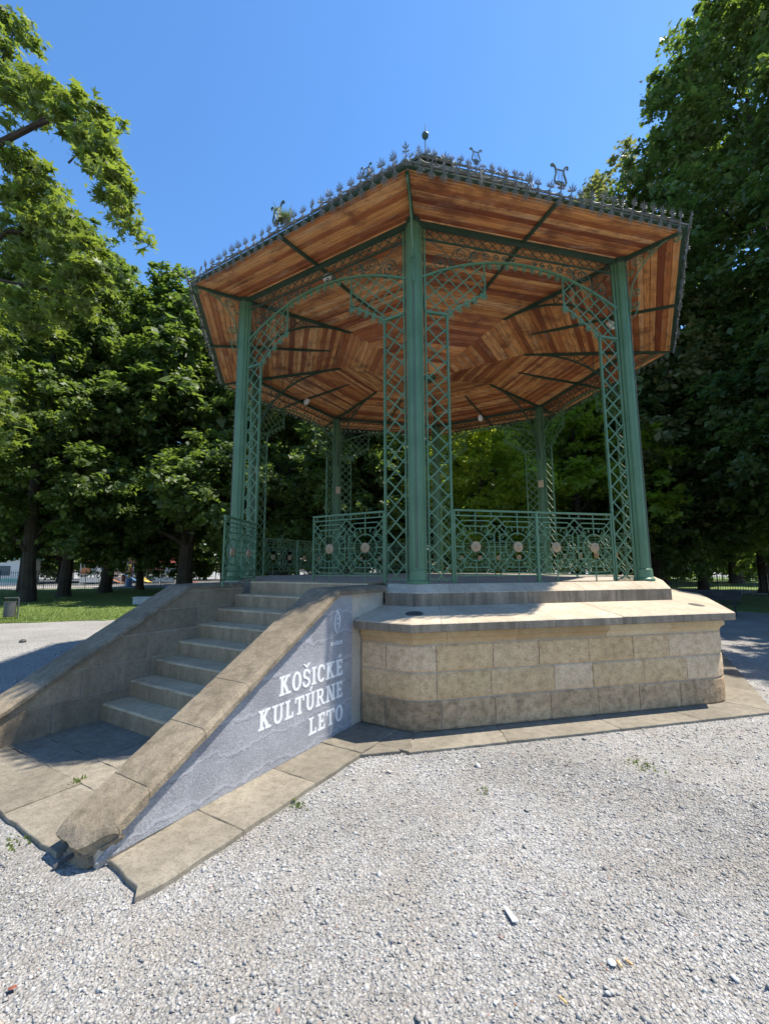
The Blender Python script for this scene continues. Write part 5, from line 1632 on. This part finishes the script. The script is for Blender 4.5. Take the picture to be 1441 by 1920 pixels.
# ================================================================== BACKGROUND: playground, kiosk, car
def colmat(n, c): return plain(n, c, .5, 0, .05)
MC = {'orange': colmat('orange_plastic', (.55, .22, .08)), 'red': colmat('red_plastic', (.42, .10, .09)), 'blue': colmat('blue_plastic', (.12, .22, .40)), 'yellow': colmat('yellow_paint', (.62, .45, .12)), 'pale': colmat('pale_paint', (.60, .62, .62)), 'pink': colmat('pink_plastic', (.45, .14, .20)), 'glass': colmat('window_glass', (.06, .09, .11)), 'teal': colmat('teal_paint', (.20, .42, .38))}
def play(label, p, rz, cols, w):
    t = thing('climbing_frame', label, 'play equipment', p, rz, 'playground equipment')
    for x in (-w / 2, w / 2):
        for y in (-.6, .6):
            mb = MB(); mb.tube([(x, y, 0), (x, y, 2.3)], .05, 8); obj('post', mb.mesh('post', MC['pale']), t)
    mb = MB(); mb.box((-w / 2, -.6, 1.0), (w / 2, .6, 1.08)); obj('platform', mb.mesh('platform', MC['pale']), t)
    for i, (c, x0, x1, z0, z1) in enumerate(((cols[0], -w / 2 + .06, -.05, 1.12, 1.75), (cols[1], .05, w / 2 - .06, 1.12, 1.75), (cols[1], -w / 2 + .06, w / 2 - .06, .25, .8))):
        mb = MB(); mb.box((x0, -.64, z0), (x1, -.60, z1)); obj('panel', mb.mesh('panel', MC[c]), t)
    mb = MB(); mb.loft([[(-w / 2 - .1, -.75, 2.3), (w / 2 + .1, -.75, 2.3), (w / 2 + .1, .75, 2.3), (-w / 2 - .1, .75, 2.3)], [(-.1, -.1, 3.0), (.1, -.1, 3.0), (.1, .1, 3.0), (-.1, .1, 3.0)]]); obj('canopy', mb.mesh('canopy', MC[cols[0]]), t)
    mb = MB(); mb.loft([[(w / 2, -.3, 1.06), (w / 2, .3, 1.06), (w / 2, .3, 1.1), (w / 2, -.3, 1.1)], [(w / 2 + 1.6, -.3, .2), (w / 2 + 1.6, .3, .2), (w / 2 + 1.6, .3, .25), (w / 2 + 1.6, -.3, .25)], [(w / 2 + 2.1, -.3, .15), (w / 2 + 2.1, .3, .15), (w / 2 + 2.1, .3, .2), (w / 2 + 2.1, -.3, .2)]]); obj('slide', mb.mesh('slide', MC[cols[2]]), t)
play('orange climbing frame with slide beyond the left fence', gpos(B(178), 46), .5, ('orange', 'pale', 'orange'), 1.8)
play('blue and white climbing frame in the middle of the playground', gpos(B(215), 48), .2, ('blue', 'pale', 'blue'), 2.6)
play('orange-red climbing frame right of the yellow pole', gpos(B(252), 50), -.3, ('orange', 'red', 'yellow'), 2.2)
play('red climbing frame beside the bushy tree', gpos(B(318), 47), .1, ('red', 'pale', 'red'), 2.4)
play('pink climbing frame right of the slim trunk', gpos(B(290), 52), .9, ('pink', 'pale', 'pink'), 1.6)
t = thing('padded_pole', 'yellow pole with blue padded foot by the playground fence', 'pole', gpos(B(247), 40.5))
mb = MB(); mb.tube([(0, 0, 0), (0, 0, 2.1)], .10, 10); obj('pole', mb.mesh('pole', MC['yellow']), t)
mb = MB(); mb.lathe([(0, 0), (.28, 0), (.30, .05), (.30, .72), (.22, .8), (0, .8)], 14); obj('pad', mb.mesh('pad', MC['blue']), t)
# kiosk at far left
t = thing('white_kiosk', 'white kiosk with pale green stripe at the far left behind the fence', 'kiosk', gpos(B(5), 46), rad(25))
mb = MB(); mb.box((-3, -1.6, 0), (3, 1.6, 2.6)); obj('wall', mb.mesh('wall', MC['pale']), t)
mb = MB(); mb.bevbox((-3.2, -1.8, 2.6), (3.2, 1.8, 2.8), .03); obj('roof', mb.mesh('roof', MC['teal']), t)
for x in (-1.6, .4):
    mb = MB(); mb.box((x, -1.64, 1.0), (x + 1.3, -1.60, 2.0)); w_ = obj('window', mb.mesh('window', MC['glass']), t)
    mb = MB(); mb.box((x - .06, -1.66, .94), (x + 1.36, -1.641, 1.0)); obj('sill', mb.mesh('sill', MC['pale']), w_)
mb = MB(); mb.box((-3.01, -1.63, .3), (3.01, -1.601, .7)); obj('stripe', mb.mesh('stripe', MC['teal']), t)
# parked car behind the park
t = thing('parked_car', 'pale blue car parked on the road seen through the stair opening', 'car', gpos(B(512), 47), rad(12))
car = plain('car_paint', (.42, .50, .68), .25, .2, .03)
mb = MB(); rows = []
for x, zb, zt, w_ in ((-2.1, .35, .62, .70), (-2.0, .25, .80, .80), (-1.2, .22, .90, .86), (0, .22, .92, .88), (1.2, .22, .95, .86), (1.95, .25, .90, .80), (2.1, .35, .70, .72)):
    rows.append([(x, -w_, zb), (x, -w_ * 1.02, (zb + zt) / 2), (x, -w_ * .93, zt), (x, w_ * .93, zt), (x, w_ * 1.02, (zb + zt) / 2), (x, w_, zb)])
mb.loft(rows); obj('body', mb.mesh('body', car), t)
mb = MB(); rows = []
for x, zt, w_ in ((-1.1, .90, .80), (-.4, 1.40, .66), (.9, 1.44, .66), (1.6, .94, .78)):
    rows.append([(x, -w_ * 1.08 if zt < 1 else -w_ * 1.15, .88), (x, -w_, zt), (x, w_, zt), (x, w_ * 1.08 if zt < 1 else w_ * 1.15, .88)])
mb.loft(rows); cb = obj('cabin', mb.mesh('cabin', car), t)
for sg in (-1, 1):
    mb = MB(); mb.hexa([(-.75, sg * .79, .94), (1.25, sg * .79, .94), (1.25, sg * .765, .95), (-.75, sg * .765, .95), (-.35, sg * .715, 1.34), (.9, sg * .715, 1.36), (.9, sg * .68, 1.36), (-.35, sg * .68, 1.34)]); obj('window', mb.mesh('window', MC['glass']), cb)
    for x in (-1.3, 1.3):
        mb = MB(); mb.lathe([(0, -.1), (.22, -.1), (.31, -.08), (.32, 0), (.31, .08), (.22, .1), (0, .1)], 18, (x, sg * .78, .32), 'y'); wh = obj('wheel', mb.mesh('wheel', M['black']), t)
        mb = MB(); mb.lathe([(0, -.105), (.18, -.105), (.18, .105), (0, .105)], 12, (x, sg * .78, .32), 'y'); obj('rim', mb.mesh('rim', M['white']), wh)
